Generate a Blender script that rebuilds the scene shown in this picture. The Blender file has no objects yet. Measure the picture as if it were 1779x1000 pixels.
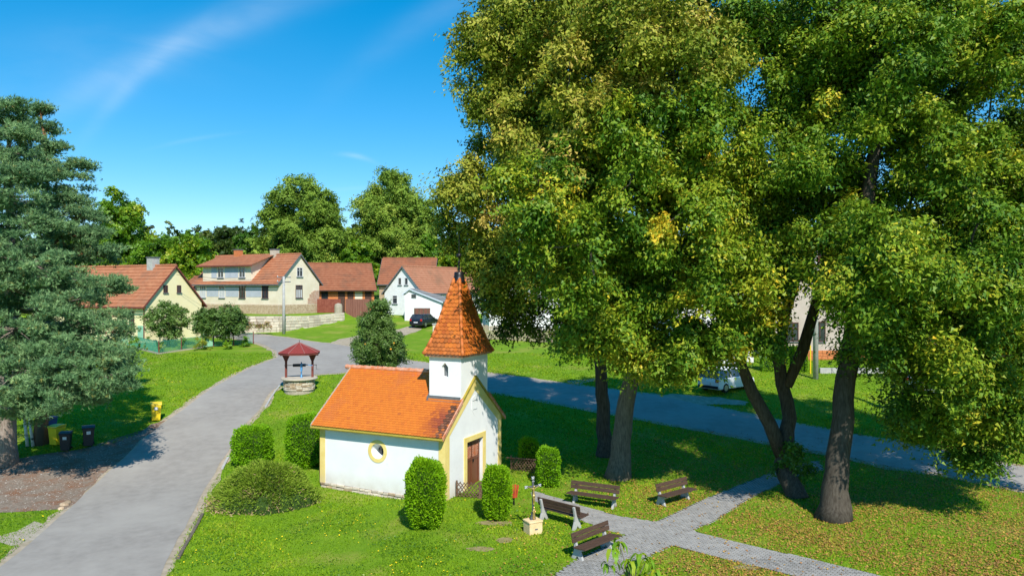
import bpy, bmesh, math, random
import numpy as np
from mathutils import Vector, Matrix
from mathutils.geometry import tessellate_polygon

R = math.radians
rng = np.random.default_rng(7)
random.seed(7)
scn = bpy.context.scene
COL = scn.collection

# ------------------------------------------------------------------ camera
CAM_H = 9.0
cam = bpy.data.cameras.new('camera')
camo = bpy.data.objects.new('camera', cam); COL.objects.link(camo)
camo.location = (0, 0, CAM_H); camo.rotation_euler = (R(90), 0, 0)
FPX = 1280.0
cam.sensor_width = 36; cam.lens = FPX / 1779 * 36
cam.clip_start = .1; cam.clip_end = 5000
scn.camera = camo
# ------------------------------------------------------------------ light
SUN_EL = R(43)
SUN_DIR = Vector((.27 * math.cos(SUN_EL), -.963 * math.cos(SUN_EL), math.sin(SUN_EL)))
sun = bpy.data.lights.new('sun', 'SUN'); sun.energy = 4.6; sun.angle = R(.5); sun.color = (1, .95, .86)
suno = bpy.data.objects.new('sun', sun); COL.objects.link(suno)
suno.rotation_euler = SUN_DIR.to_track_quat('Z', 'Y').to_euler()
suno.location = (20, -20, 60)
w = bpy.data.worlds.new('World'); scn.world = w; w.use_nodes = True
nt = w.node_tree; N = nt.nodes; L = nt.links
bg = N['Background']
sky = N.new('ShaderNodeTexSky'); sky.sky_type = 'NISHITA'; sky.sun_disc = False
sky.sun_elevation = SUN_EL; sky.sun_rotation = math.atan2(SUN_DIR.x, SUN_DIR.y)
sky.air_density = .85; sky.dust_density = 0; sky.ozone_density = 2.6; sky.altitude = 450
hs = N.new('ShaderNodeHueSaturation'); hs.inputs['Saturation'].default_value = 1.78; hs.inputs['Hue'].default_value = .493
hs.inputs['Value'].default_value = 1.26
gm = N.new('ShaderNodeGamma'); gm.inputs['Gamma'].default_value = .70
sc0 = N.new('ShaderNodeVectorMath'); sc0.operation = 'SCALE'; sc0.inputs['Scale'].default_value = 1 / 6
sc1 = N.new('ShaderNodeVectorMath'); sc1.operation = 'SCALE'; sc1.inputs['Scale'].default_value = 6
L.new(sky.outputs[0], sc0.inputs[0]); L.new(sc0.outputs[0], gm.inputs['Color']); L.new(gm.outputs[0], sc1.inputs[0]); L.new(sc1.outputs[0], hs.inputs['Color'])
# thin cirrus wisps, laid out by direction in the sky
tc = N.new('ShaderNodeTexCoord')
sep = N.new('ShaderNodeSeparateXYZ'); L.new(tc.outputs['Generated'], sep.inputs[0])
def M_(op, a, b=None, c=None):
    n = N.new('ShaderNodeMath'); n.operation = op
    for i, v in enumerate((a, b, c)):
        if v is None: continue
        if isinstance(v, (int, float)): n.inputs[i].default_value = v
        else: L.new(v, n.inputs[i])
    return n.outputs[0]
ysafe = M_('MAXIMUM', sep.outputs['Y'], .02)
su = M_('DIVIDE', sep.outputs['X'], ysafe); sv = M_('DIVIDE', sep.outputs['Z'], ysafe)
def wisp(u0, v0, ang, ln, wd, amp):
    c, s = math.cos(ang), math.sin(ang)
    du = M_('SUBTRACT', su, u0); dv = M_('SUBTRACT', sv, v0)
    a = M_('ADD', M_('MULTIPLY', du, c / ln), M_('MULTIPLY', dv, s / ln))
    b = M_('ADD', M_('MULTIPLY', du, -s / wd), M_('MULTIPLY', dv, c / wd))
    # slight bow
    b = M_('ADD', b, M_('MULTIPLY', M_('MULTIPLY', a, a), .5))
    r2 = M_('ADD', M_('MULTIPLY', a, a), M_('MULTIPLY', b, b))
    return M_('MULTIPLY', M_('EXPONENT', M_('MULTIPLY', r2, -1.0)), amp)
comb = N.new('ShaderNodeCombineXYZ'); L.new(M_('MULTIPLY', su, 3.0), comb.inputs[0]); L.new(M_('MULTIPLY', sv, 9.0), comb.inputs[1])
mp = N.new('ShaderNodeMapping'); mp.inputs['Rotation'].default_value = (0, 0, R(-38)); L.new(comb.outputs[0], mp.inputs[0])
nz = N.new('ShaderNodeTexNoise'); nz.inputs['Scale'].default_value = 1.6; nz.inputs['Detail'].default_value = 9; nz.inputs['Roughness'].default_value = .55
nz.inputs['Distortion'].default_value = .7
L.new(mp.outputs[0], nz.inputs['Vector'])
ws = None
for args in [(-.44, .335, R(24), .20, .022, .62), (-.505, .29, R(44), .09, .012, .45), (-.62, .30, R(12), .22, .055, .18),
             (-.208, .178, R(-14), .022, .0035, .6), (-.43, .202, R(10), .05, .003, .22), (-.215, .135, R(4), .05, .003, .2),
             (-.12, .36, R(30), .12, .02, .22)]:
    o = wisp(*args); ws = o if ws is None else M_('ADD', ws, o)
nr = N.new('ShaderNodeMapRange'); nr.inputs[1].default_value = .3; nr.inputs[2].default_value = .75
L.new(nz.outputs[0], nr.inputs[0])
cf = M_('MULTIPLY', ws, M_('MULTIPLY_ADD', nr.outputs[0], .75, .2)); cf = M_('MINIMUM', M_('MULTIPLY', cf, .44), .5)
mx = N.new('ShaderNodeMix'); mx.data_type = 'RGBA'
L.new(cf, mx.inputs[0]); L.new(hs.outputs[0], mx.inputs[6]); mx.inputs[7].default_value = (7.6, 8.6, 9.2, 1)
L.new(mx.outputs[2], bg.inputs['Color']); bg.inputs['Strength'].default_value = .105
scn.view_settings.view_transform = 'Standard'; scn.view_settings.look = 'None'
scn.view_settings.exposure = 0.32; scn.view_settings.gamma = 1; scn.view_settings.use_curve_mapping = False
scn.render.engine = 'CYCLES'
scn.cycles.max_bounces = 5; scn.cycles.diffuse_bounces = 2; scn.cycles.glossy_bounces = 2
scn.cycles.transmission_bounces = 3; scn.cycles.transparent_max_bounces = 6

# ------------------------------------------------------------------ terrain function
PY = np.array([-2000, 0, 20, 30, 34, 40, 45, 50, 55, 60, 65, 70, 75, 80, 85, 90, 100, 115, 140, 200, 400, 2500.])
PZ = np.array([-1, -.3, -.05, 0, .08, .72, 1.38, 2.0, 2.42, 2.8, 3.1, 3.4, 3.68, 3.95, 4.2, 4.42, 5.0, 6.0, 7.4, 8.4, 10, 16.])
_yy = np.linspace(-200, 420, 6201); _zz = np.interp(_yy, PY, PZ)
_k = np.hanning(41); _k /= _k.sum(); _zs = np.convolve(_zz, _k, 'same'); _zs[:60] = _zz[:60]; _zs[-60:] = _zz[-60:]
def sstep(a, b, x):
    t = np.clip((x - a) / (b - a), 0, 1); return t * t * (3 - 2 * t)
WX = [-60, -36, -29, -26, -23.7, -20.7]; WYY = [81.5, 81.5, 81.3, 82.4, 86, 91]
def zt(x, y):
    x = np.asarray(x, float); y = np.asarray(y, float)
    z = np.where(np.abs(y - 100) < 300, np.interp(y, _yy, _zs), np.interp(y, PY, PZ))
    z = z - .22 * sstep(-3.2, -5.5, x) * (1 - sstep(34, 42, y)) * (x > -300)
    z = z + .85 * np.exp(-((x + 15) / 11) ** 2 - ((y - 94) / 7) ** 2)
    yw = np.interp(x, WX, WYY) + .55
    t = sstep(0, .9, y - yw) * sstep(-20.0, -20.9, x) * sstep(-75, -60, x)
    z = z * (1 - t) + np.maximum(z, 5.85) * t
    return z
def Z(x, y): return float(zt(x, y))
def at(px, py, Y): return Vector(((px - 889.5) / FPX * Y, Y, CAM_H - (py - 500) / FPX * Y))
def gp(px, py):
    """where the line of sight through a photo position meets the ground"""
    kx = (px - 889.5) / FPX; kz = (py - 500) / FPX
    ys = np.linspace(8, 160, 3041)
    d = (CAM_H - kz * ys) - zt(kx * ys, ys)
    i = np.argmax(d < 0)
    if i == 0: i = len(ys) - 1
    y0, y1, d0, d1 = ys[i - 1], ys[i], d[i - 1], d[i]
    Y = y0 + (y1 - y0) * d0 / (d0 - d1) if d0 != d1 else y1
    return (kx * Y, Y)

# ------------------------------------------------------------------ materials
def lin(c):
    return tuple(((v / 255) / 12.92 if v / 255 <= .04045 else ((v / 255 + .055) / 1.055) ** 2.4) for v in c) + (1,)
MATS = {}
def mat(name, c1, c2=None, rough=.85, scale=3, lo=.35, hi=.65, bump=0, bscale=30, metal=0, spec=.3, c3=None, scale3=.6, lo3=.5, hi3=.7,
        coat=0, stretch=None, detail=8, rnd=0, tint=False, ramp=None, brick=None, trans=0):
    m = bpy.data.materials.new(name); m.use_nodes = True; MATS[name] = m
    n = m.node_tree.nodes; l = m.node_tree.links; p = n['Principled BSDF']
    p.inputs['Roughness'].default_value = rough; p.inputs['Metallic'].default_value = metal
    p.inputs['Specular IOR Level'].default_value = spec; p.inputs['Coat Weight'].default_value = coat
    t = n.new('ShaderNodeTexCoord'); vec = t.outputs['Object']
    if stretch:
        mp = n.new('ShaderNodeMapping'); mp.inputs['Scale'].default_value = stretch; l.new(vec, mp.inputs[0]); vec = mp.outputs[0]
    def noise(s, d=detail):
        q = n.new('ShaderNodeTexNoise'); q.inputs['Scale'].default_value = s; q.inputs['Detail'].default_value = d
        q.inputs['Roughness'].default_value = .6; l.new(vec, q.inputs['Vector']); return q.outputs[0]
    def rampnode(fac, stops):
        q = n.new('ShaderNodeValToRGB'); e = q.color_ramp.elements
        while len(e) > 1: e.remove(e[-1])
        e[0].position = stops[0][0]; e[0].color = stops[0][1]
        for po, co in stops[1:]:
            k = e.new(po); k.color = co
        l.new(fac, q.inputs[0]); return q.outputs[0]
    c1 = tuple(c1) if len(c1) == 4 else tuple(c1) + (1,)
    out = None
    if ramp is not None:
        a = n.new('ShaderNodeAttribute'); a.attribute_name = 'tint'
        if tint == 'object':
            a = n.new('ShaderNodeObjectInfo'); f = a.outputs['Random']
        else: f = a.outputs['Fac']
        out = rampnode(f, ramp)
    elif c2 is not None:
        c2 = tuple(c2) if len(c2) == 4 else tuple(c2) + (1,)
        out = rampnode(noise(scale), [(lo, c1), (hi, c2)])
    else:
        q = n.new('ShaderNodeRGB'); q.outputs[0].default_value = c1; out = q.outputs[0]
    if c3 is not None:
        c3 = tuple(c3) if len(c3) == 4 else tuple(c3) + (1,)
        f = rampnode(noise(scale3, 4), [(lo3, (0, 0, 0, 1)), (hi3, (1, 1, 1, 1))])
        x = n.new('ShaderNodeMix'); x.data_type = 'RGBA'; l.new(f, x.inputs[0]); l.new(out, x.inputs[6]); x.inputs[7].default_value = c3
        out = x.outputs[2]
    if rnd:
        oi = n.new('ShaderNodeObjectInfo'); mr = n.new('ShaderNodeMapRange'); mr.inputs[3].default_value = 1 - rnd; mr.inputs[4].default_value = 1 + rnd
        l.new(oi.outputs['Random'], mr.inputs[0])
        h = n.new('ShaderNodeHueSaturation'); l.new(mr.outputs[0], h.inputs['Value']); l.new(out, h.inputs['Color']); out = h.outputs[0]
    l.new(out, p.inputs['Base Color'])
    if bump:
        b = n.new('ShaderNodeBump'); b.inputs['Strength'].default_value = min(1, bump * 4); b.inputs['Distance'].default_value = bump
        l.new(noise(bscale), b.inputs['Height']); l.new(b.outputs[0], p.inputs['Normal'])
    if trans:
        tr = n.new('ShaderNodeBsdfTranslucent'); l.new(out, tr.inputs['Color'])
        ms = n.new('ShaderNodeMixShader'); ms.inputs[0].default_value = trans
        l.new(p.outputs[0], ms.inputs[1]); l.new(tr.outputs[0], ms.inputs[2]); l.new(ms.outputs[0], n['Material Output'].inputs['Surface'])
    return m
def splash(m, z0=.05, z1=.75, col=(.52, .46, .36, 1), amt=.55):
    n = m.node_tree.nodes; l = m.node_tree.links; p = n['Principled BSDF']; src = p.inputs['Base Color'].links[0].from_socket
    t = n.new('ShaderNodeTexCoord'); sp = n.new('ShaderNodeSeparateXYZ'); l.new(t.outputs['Object'], sp.inputs[0])
    q = n.new('ShaderNodeTexNoise'); q.inputs['Scale'].default_value = 2.6; q.inputs['Detail'].default_value = 9; l.new(t.outputs['Object'], q.inputs['Vector'])
    a = n.new('ShaderNodeMapRange'); a.inputs[1].default_value = z1; a.inputs[2].default_value = z0; l.new(sp.outputs['Z'], a.inputs[0])
    b = n.new('ShaderNodeMath'); b.operation = 'MULTIPLY'; l.new(a.outputs[0], b.inputs[0]); l.new(q.outputs[0], b.inputs[1])
    c = n.new('ShaderNodeMath'); c.operation = 'MULTIPLY'; l.new(b.outputs[0], c.inputs[0]); c.inputs[1].default_value = amt * 1.6; c.use_clamp = True
    x = n.new('ShaderNodeMix'); x.data_type = 'RGBA'; l.new(c.outputs[0], x.inputs[0]); l.new(src, x.inputs[6]); x.inputs[7].default_value = col
    l.new(x.outputs[2], p.inputs['Base Color'])
def leafmat(name, stops, rough=.45, trans=.3, spec=.4):
    return mat(name, (0, 0, 0), ramp=[(p, tuple(c) + (1,)) for p, c in stops], rough=rough, spec=spec, trans=trans)

# ------------------------------------------------------------------ mesh helpers
def tag(o, label=None, cat=None, group=None, kind=None):
    if label: o['label'] = label
    if cat: o['category'] = cat
    if group: o['group'] = group
    if kind: o['kind'] = kind
    return o
def thing(name, label, cat, loc=(0, 0, 0), rz=0, group=None):
    o = bpy.data.objects.new(name, None); COL.objects.link(o); o.empty_display_size = .3
    o.location = loc; o.rotation_euler = (0, 0, rz); return tag(o, label, cat, group)
def link(name, me, parent=None, m=None):
    if m is not None:
        me.materials.clear()
        for q in (m if isinstance(m, (list, tuple)) else [m]): me.materials.append(q)
    o = bpy.data.objects.new(name, me); COL.objects.link(o)
    if parent: o.parent = parent
    return o
def fast(name, V, F, mt, parent=None, tint=None, smooth=False, mi=None):
    V = np.asarray(V, np.float32).reshape(-1, 3); F = np.asarray(F, np.int32); k = F.shape[1]
    me = bpy.data.meshes.new(name); me.vertices.add(len(V)); me.vertices.foreach_set('co', V.ravel())
    me.loops.add(F.size); me.loops.foreach_set('vertex_index', F.ravel())
    me.polygons.add(len(F)); me.polygons.foreach_set('loop_start', np.arange(0, F.size, k, dtype=np.int32))
    if mi is not None: me.polygons.foreach_set('material_index', np.asarray(mi, np.int32))
    me.update(calc_edges=True)
    me.polygons.foreach_set('use_smooth', np.full(len(F), smooth))
    if tint is not None:
        a = me.attributes.new('tint', 'FLOAT', 'FACE'); a.data.foreach_set('value', np.asarray(tint, np.float32))
    return link(name, me, parent, mt)
class MB:
    def __init__(s): s.v = []; s.f = []; s.mi = []; s.cur = 0
    def mat(s, i): s.cur = i; return s
    def poly(s, pts):
        b = len(s.v); s.v += [tuple(p) for p in pts]; s.f.append(tuple(range(b, b + len(pts)))); s.mi.append(s.cur)
    def add(s, V, F):
        b = len(s.v); s.v += [tuple(p) for p in V]
        for f in F: s.f.append(tuple(i + b for i in f)); s.mi.append(s.cur)
    def box(s, a, b, M=None):
        x0, y0, z0 = a; x1, y1, z1 = b
        V = [(x0, y0, z0), (x1, y0, z0), (x1, y1, z0), (x0, y1, z0), (x0, y0, z1), (x1, y0, z1), (x1, y1, z1), (x0, y1, z1)]
        if M is not None: V = [tuple(M @ Vector(p)) for p in V]
        s.add(V, [(3, 2, 1, 0), (4, 5, 6, 7), (0, 1, 5, 4), (1, 2, 6, 5), (2, 3, 7, 6), (3, 0, 4, 7)]); return s
    def prism(s, pts, d):
        """closed outline pts (3d) extruded by vector d"""
        n = len(pts); d = Vector(d); P = [Vector(p) for p in pts]
        s.add(P + [p + d for p in P], [tuple(range(n))[::-1], tuple(range(n, 2 * n))] + [(i, (i + 1) % n, n + (i + 1) % n, n + i) for i in range(n)])
        return s
    def tube(s, pts, rad, n=6, cap=True):
        pts = [Vector(p) for p in pts]
        if isinstance(rad, (int, float)): rad = [rad] * len(pts)
        V = []; F = []; ref = None
        for i, p in enumerate(pts):
            d = (pts[min(i + 1, len(pts) - 1)] - pts[max(i - 1, 0)])
            if d.length < 1e-6: d = Vector((0, 0, 1))
            d.normalize()
            if ref is None: ref = Vector((1, 0, 0)) if abs(d.x) < .8 else Vector((0, 1, 0))
            u = d.cross(ref).normalized(); v2 = d.cross(u); ref = v2.cross(d) if False else ref
            for k in range(n):
                a = 2 * math.pi * k / n; V.append(p + (u * math.cos(a) + v2 * math.sin(a)) * rad[i])
        for i in range(len(pts) - 1):
            for k in range(n):
                F.append((i * n + k, i * n + (k + 1) % n, (i + 1) * n + (k + 1) % n, (i + 1) * n + k))
        if cap: F.append(tuple(range(n))[::-1]); F.append(tuple(range((len(pts) - 1) * n, len(pts) * n)))
        s.add(V, F); return s
    def lathe(s, c, prof, n=16):
        c = Vector(c); V = []; F = []
        for r, z in prof:
            for k in range(n):
                a = 2 * math.pi * k / n; V.append(c + Vector((r * math.cos(a), r * math.sin(a), z)))
        for i in range(len(prof) - 1):
            for k in range(n): F.append((i * n + k, i * n + (k + 1) % n, (i + 1) * n + (k + 1) % n, (i + 1) * n + k))
        F.append(tuple(range(n))[::-1]); F.append(tuple(range((len(prof) - 1) * n, len(prof) * n)))
        s.add(V, F); return s
    def panel(s, O, U, V, Nn, outer, holes=()):
        """flat wall with openings; hole = (front outline, back outline, depth) in u,v"""
        O, U, V, Nn = map(Vector, (O, U, V, Nn))
        P = lambda q, d=0: O + U * q[0] + V * q[1] - Nn * d
        rings = [outer] + [h[0] for h in holes]
        allp = [q for r_ in rings for q in r_]
        tris = tessellate_polygon([[Vector((q[0], q[1], 0)) for q in r_] for r_ in rings])
        base = [P(q) for q in allp]; F = []
        for t in tris:
            a, b, c = [base[i] for i in t]
            F.append(tuple(t) if (b - a).cross(c - a).dot(Nn) > 0 else tuple(t)[::-1])
        s.add(base, F)
        for fr, bk, d in holes:
            n = len(fr); A = [P(q) for q in fr]; B = [P(q, d) for q in bk]
            s.add(A + B, [(i, (i + 1) % n, n + (i + 1) % n, n + i) for i in range(n)])
        return s
    def build(s, name, m, parent=None, smooth=False, bevel=0):
        me = bpy.data.meshes.new(name); me.from_pydata(s.v, [], s.f); me.update()
        if max(s.mi, default=0) > 0: me.polygons.foreach_set('material_index', s.mi)
        if smooth: me.polygons.foreach_set('use_smooth', [True] * len(me.polygons))
        o = link(name, me, parent, m)
        if bevel:
            md = o.modifiers.new('bevel', 'BEVEL'); md.width = bevel; md.segments = 2; md.limit_method = 'ANGLE'; md.angle_limit = R(40)
        return o
def copy_tree(o, parent=None):
    c = o.copy(); COL.objects.link(c)
    if parent: c.parent = parent
    for ch in list(o.children): copy_tree(ch, c)
    return c
def inpoly(x, y, poly):
    x = np.asarray(x); y = np.asarray(y); r = np.zeros(x.shape, bool); n = len(poly)
    for i in range(n):
        x0, y0 = poly[i]; x1, y1 = poly[(i + 1) % n]
        if y0 == y1: continue
        c = ((y0 > y) != (y1 > y)) & (x < (x1 - x0) * (y - y0) / (y1 - y0) + x0); r ^= c
    return r
def refine(poly, step=1.0, jit=0, seed=1):
    rr = random.Random(seed); out = []
    n = len(poly)
    for i in range(n):
        a = Vector(poly[i]); b = Vector(poly[(i + 1) % n]); k = max(1, int((b - a).length / step))
        for j in range(k):
            p = a.lerp(b, j / k)
            if jit: p = p + Vector((rr.uniform(-jit, jit), rr.uniform(-jit, jit)))
            out.append((p.x, p.y))
    return out
def drape(name, poly, off, m, kind='structure'):
    bm = bmesh.new()
    vs = [bm.verts.new((p[0], p[1], 0)) for p in poly]
    bm.faces.new(vs)
    bmesh.ops.triangulate(bm, faces=bm.faces[:])
    xs = [p[0] for p in poly]; ys = [p[1] for p in poly]
    for c in np.arange(math.ceil(min(ys)), max(ys), 1.0):
        bmesh.ops.bisect_plane(bm, geom=bm.verts[:] + bm.edges[:] + bm.faces[:], plane_co=(0, float(c), 0), plane_no=(0, 1, 0), dist=1e-5)
    for c in np.arange(math.ceil(min(xs) / 2) * 2, max(xs), 2.0):
        bmesh.ops.bisect_plane(bm, geom=bm.verts[:] + bm.edges[:] + bm.faces[:], plane_co=(float(c), 0, 0), plane_no=(1, 0, 0), dist=1e-5)
    for v in bm.verts: v.co.z = Z(v.co.x, v.co.y) + off
    bmesh.ops.recalc_face_normals(bm, faces=bm.faces[:])
    for f in bm.faces:
        if f.normal.z < 0: f.normal_flip()
    me = bpy.data.meshes.new(name); bm.to_mesh(me); bm.free()
    for p in me.polygons: p.use_smooth = True
    o = link(name, me, None, m); o['kind'] = kind; return o

# ------------------------------------------------------------------ colours
m_lawn = mat('lawn', (.115, .225, .012), (.18, .30, .018), rough=1, scale=1.3, lo=.3, hi=.7, bump=.05, bscale=14, spec=.1,
             c3=(.30, .30, .06), scale3=.35, lo3=.52, hi3=.75)
m_soil = mat('dry_soil', (.20, .19, .06), (.36, .28, .15), rough=1, scale=4, spec=.1, bump=.02, bscale=40)
m_asph = mat('asphalt', (.265, .242, .213), (.335, .308, .272), rough=.95, scale=2.2, lo=.3, hi=.7, bump=.006, bscale=160, spec=.25,
             c3=(.37, .342, .30), scale3=.28, lo3=.42, hi3=.75)
m_sand = mat('sandy_verge', (.46, .38, .29), (.32, .27, .18), rough=1, scale=3, spec=.1, bump=.02, bscale=50)
m_grav = mat('gravel', (.17, .125, .09), (.30, .25, .20), rough=1, scale=9, lo=.3, hi=.7, spec=.1, bump=.03, bscale=60,
             c3=(.22, .10, .05), scale3=1.2, lo3=.45, hi3=.75)
m_paver = mat('paver', (.25, .24, .225), (.34, .325, .30), rough=.95, scale=3, spec=.2, bump=.004, bscale=90, rnd=.18)
m_joint = mat('path_joint', (.05, .05, .035), (.09, .085, .06), rough=1, scale=6)
m_white = mat('white_plaster', (.80, .79, .775), (.87, .865, .85), rough=.95, scale=1.1, spec=.15, bump=.008, bscale=14, c3=(.74, .72, .68), scale3=2.2, lo3=.58, hi3=.8)
m_white2 = mat('old_white_plaster', (.72, .71, .70), (.82, .82, .82), rough=.95, scale=1.2, spec=.15, bump=.01, bscale=10)
m_yel = mat('yellow_trim', (.78, .58, .17), (.87, .69, .26), rough=.95, scale=2, spec=.15, bump=.008, bscale=20)
splash(m_white); splash(m_yel)
m_cream = mat('cream_plaster', (.72, .62, .46), (.82, .73, .57), rough=.95, scale=.7, spec=.15, bump=.01, bscale=10)
m_lyel = mat('pale_yellow_plaster', (.83, .73, .40), (.86, .77, .47), rough=.95, scale=.7, spec=.15)
m_bluep = mat('pale_blue_plaster', (.42, .45, .50), (.48, .51, .56), rough=.95, scale=1.5, spec=.15)
m_greyb = mat('beige_grey_plaster', (.44, .37, .31), (.52, .45, .39), rough=.95, scale=.8, spec=.15)
m_brick = mat('brick_red', (.55, .17, .06), (.68, .27, .11), rough=.95, scale=8, spec=.1, rnd=.2)
ORT = [(0, (.30, .07, .03, 1)), (.3, (.56, .15, .02, 1)), (.55, (.64, .19, .022, 1)), (.8, (.62, .15, .025, 1)), (1, (.50, .20, .10, 1))]
ORT2 = [(0, (.40, .09, .014, 1)), (.25, (.48, .12, .016, 1)), (.5, (.55, .145, .018, 1)), (.8, (.60, .17, .02, 1)), (1, (.46, .11, .016, 1))]
m_tile_o = mat('orange_tile', (0, 0, 0), ramp=ORT2, tint='object', rough=.55, spec=.4, bump=.004, bscale=60)
m_tile_j = mat('orange_tile_field', (0, 0, 0), ramp=ORT, rough=.6, spec=.35, bump=.004, bscale=60,
               c3=(.50, .14, .04), scale3=.7, lo3=.56, hi3=.82)
m_tile_d = mat('sooty_tile', (.06, .035, .03), (.24, .09, .04), rough=.5, spec=.4, scale=9, rnd=.45)
m_tile_m = mat('brown_tile', (.30, .085, .02), (.52, .15, .03), rough=.6, spec=.3, scale=9, rnd=.25)
m_ridge = mat('ridge_tile_clay', (.55, .17, .06), (.66, .36, .25), rough=.7, scale=5)
m_black = mat('black_metal', (.018, .018, .02), rough=.4, spec=.5, metal=.4)
m_grey_sheet = mat('grey_sheet', (.13, .14, .15), (.2, .21, .22), rough=.6, scale=4, metal=.3)
m_door = mat('brown_door', (.14, .045, .022), (.21, .075, .038), rough=.5, scale=4, stretch=(8, 8, .6), spec=.4)
m_olive = mat('olive_fascia', (.32, .25, .03), (.40, .31, .05), rough=.8, scale=4)
def roofm(name, a, b, c3): return mat(name, a, b, rough=.9, scale=2.2, lo=.3, hi=.7, spec=.15, bump=.02, bscale=9, c3=c3, scale3=.45, lo3=.5, hi3=.72)
m_roof1 = roofm('old_red_roof', (.36, .13, .065), (.46, .20, .105), (.29, .14, .085))
m_roof2 = roofm('worn_red_roof', (.26, .095, .05), (.34, .14, .075), (.18, .09, .055))
m_roof3 = roofm('faded_red_roof', (.38, .16, .09), (.46, .22, .13), (.28, .15, .09))
m_roofg = roofm('grey_felt_roof', (.20, .20, .195), (.28, .28, .27), (.33, .33, .32))
m_stone = mat('field_stone', (.34, .24, .15), (.50, .39, .27), rough=.95, scale=4, spec=.1, rnd=.35, bump=.02, bscale=18)
m_stone2 = mat('pale_stone', (.52, .44, .33), (.62, .55, .45), rough=.95, scale=4, spec=.1, rnd=.22, bump=.02, bscale=18)
m_mortar = mat('mortar', (.34, .29, .22), (.44, .39, .31), rough=1, scale=6)
m_conc = mat('concrete', (.36, .36, .345), (.46, .455, .43), rough=.95, scale=3, bump=.006, bscale=40)
m_sandst = mat('sandstone', (.72, .52, .26), (.80, .62, .36), rough=.95, scale=4, bump=.008, bscale=30)
m_wood = mat('bench_wood', (.05, .027, .018), (.11, .065, .042), rough=.75, scale=4, stretch=(1, 14, 14), spec=.3)
m_wood2 = mat('fence_wood', (.11, .065, .04), (.19, .12, .08), rough=.85, scale=6, stretch=(1, 1, 1))
m_pick = mat('weathered_pickets', (.30, .24, .17), (.42, .35, .26), rough=.95, scale=6, stretch=(4, 4, .5))
m_dkwood = mat('dark_wood', (.06, .03, .022), (.10, .055, .04), rough=.8, scale=6)
m_redb = mat('red_brown_paint', (.16, .04, .03), (.20, .06, .045), rough=.7, scale=6)
m_redr = mat('red_shingle', (.20, .03, .025), (.26, .045, .04), rough=.85, scale=10, bump=.006, bscale=60)
m_hipo = mat('orange_hip_tile', (.50, .13, .03), (.60, .18, .045), rough=.6, scale=6)
m_hip = mat('hip_flashing', (.30, .12, .11), rough=.7)
m_bluep2 = mat('pump_blue', (.08, .30, .62), (.12, .38, .70), rough=.5, scale=8, c3=(.3, .3, .3), scale3=6)
m_bark = mat('grey_bark', (.10, .085, .065), (.20, .17, .13), rough=1, scale=5, stretch=(3, 3, .5), bump=.05, bscale=7, spec=.1)
m_bark2 = mat('dark_bark', (.055, .045, .035), (.11, .095, .075), rough=1, scale=5, stretch=(3, 3, .5), bump=.05, bscale=7, spec=.1)
m_barkp = mat('pine_bark', (.22, .09, .04), (.36, .17, .09), rough=1, scale=5, stretch=(3, 3, .8), bump=.05, bscale=7, spec=.1,
              c3=(.10, .085, .07), scale3=.3, lo3=.45, hi3=.6)
m_birch = mat('birch_bark', (.62, .60, .57), (.75, .74, .72), rough=.9, scale=5, c3=(.05, .045, .04), scale3=2.4, lo3=.55, hi3=.62, stretch=(1, 1, 2.5))
m_glass = mat('window_glass', (.018, .022, .028), (.05, .06, .07), rough=.08, spec=.8, scale=1.5)
m_winw = mat('white_frame', (.62, .62, .62), rough=.6)
m_winb = mat('brown_frame', (.10, .045, .035), rough=.6)
m_curt = mat('lace_curtain', (.45, .46, .47), (.62, .62, .62), rough=.95, scale=7)
m_gold = mat('gilding', (.75, .46, .14), (.85, .60, .25), rough=.38, metal=.8, scale=12)
m_iron = mat('weathered_iron', (.10, .11, .14), (.20, .20, .22), rough=.55, metal=.5, scale=14)
m_silver = mat('silver_paint', (.55, .55, .56), rough=.45, metal=.7)
m_rust = mat('rusty_sheet', (.17, .065, .045), (.24, .11, .08), rough=.85, scale=2, stretch=(6, 6, .4))
m_bingy = mat('yellow_plastic', (.80, .56, .01), (.86, .63, .02), rough=.45, scale=3, spec=.5)
m_bink = mat('black_plastic', (.02, .02, .024), rough=.5, spec=.5)
m_binb = mat('blue_plastic', (.02, .07, .26), rough=.45, spec=.5)
m_paper = mat('white_label', (.7, .72, .75), rough=.6)
m_fgreen = mat('green_wire', (.05, .26, .17), rough=.6)
m_fgreen2 = mat('mint_paint', (.28, .55, .38), rough=.6)
m_tyre = mat('rubber', (.015, .015, .016), rough=.85)
m_rim = mat('alloy', (.45, .45, .46), rough=.3, metal=.8)
m_carw = mat('white_car_paint', (.78, .79, .80), rough=.25, coat=.6, spec=.5)
m_cark = mat('black_car_paint', (.012, .014, .02), rough=.25, coat=.7, spec=.5)
m_red = mat('red_lens', (.5, .02, .015), rough=.2, spec=.6)
m_lens = mat('clear_lens', (.6, .62, .65), rough=.15, spec=.8)
m_scarlet = mat('orange_red_paint', (.52, .07, .025), (.60, .10, .04), rough=.5, scale=8)
m_tarp = mat('blue_tarpaulin', (.02, .14, .55), (.03, .20, .65), rough=.6, scale=3)

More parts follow.
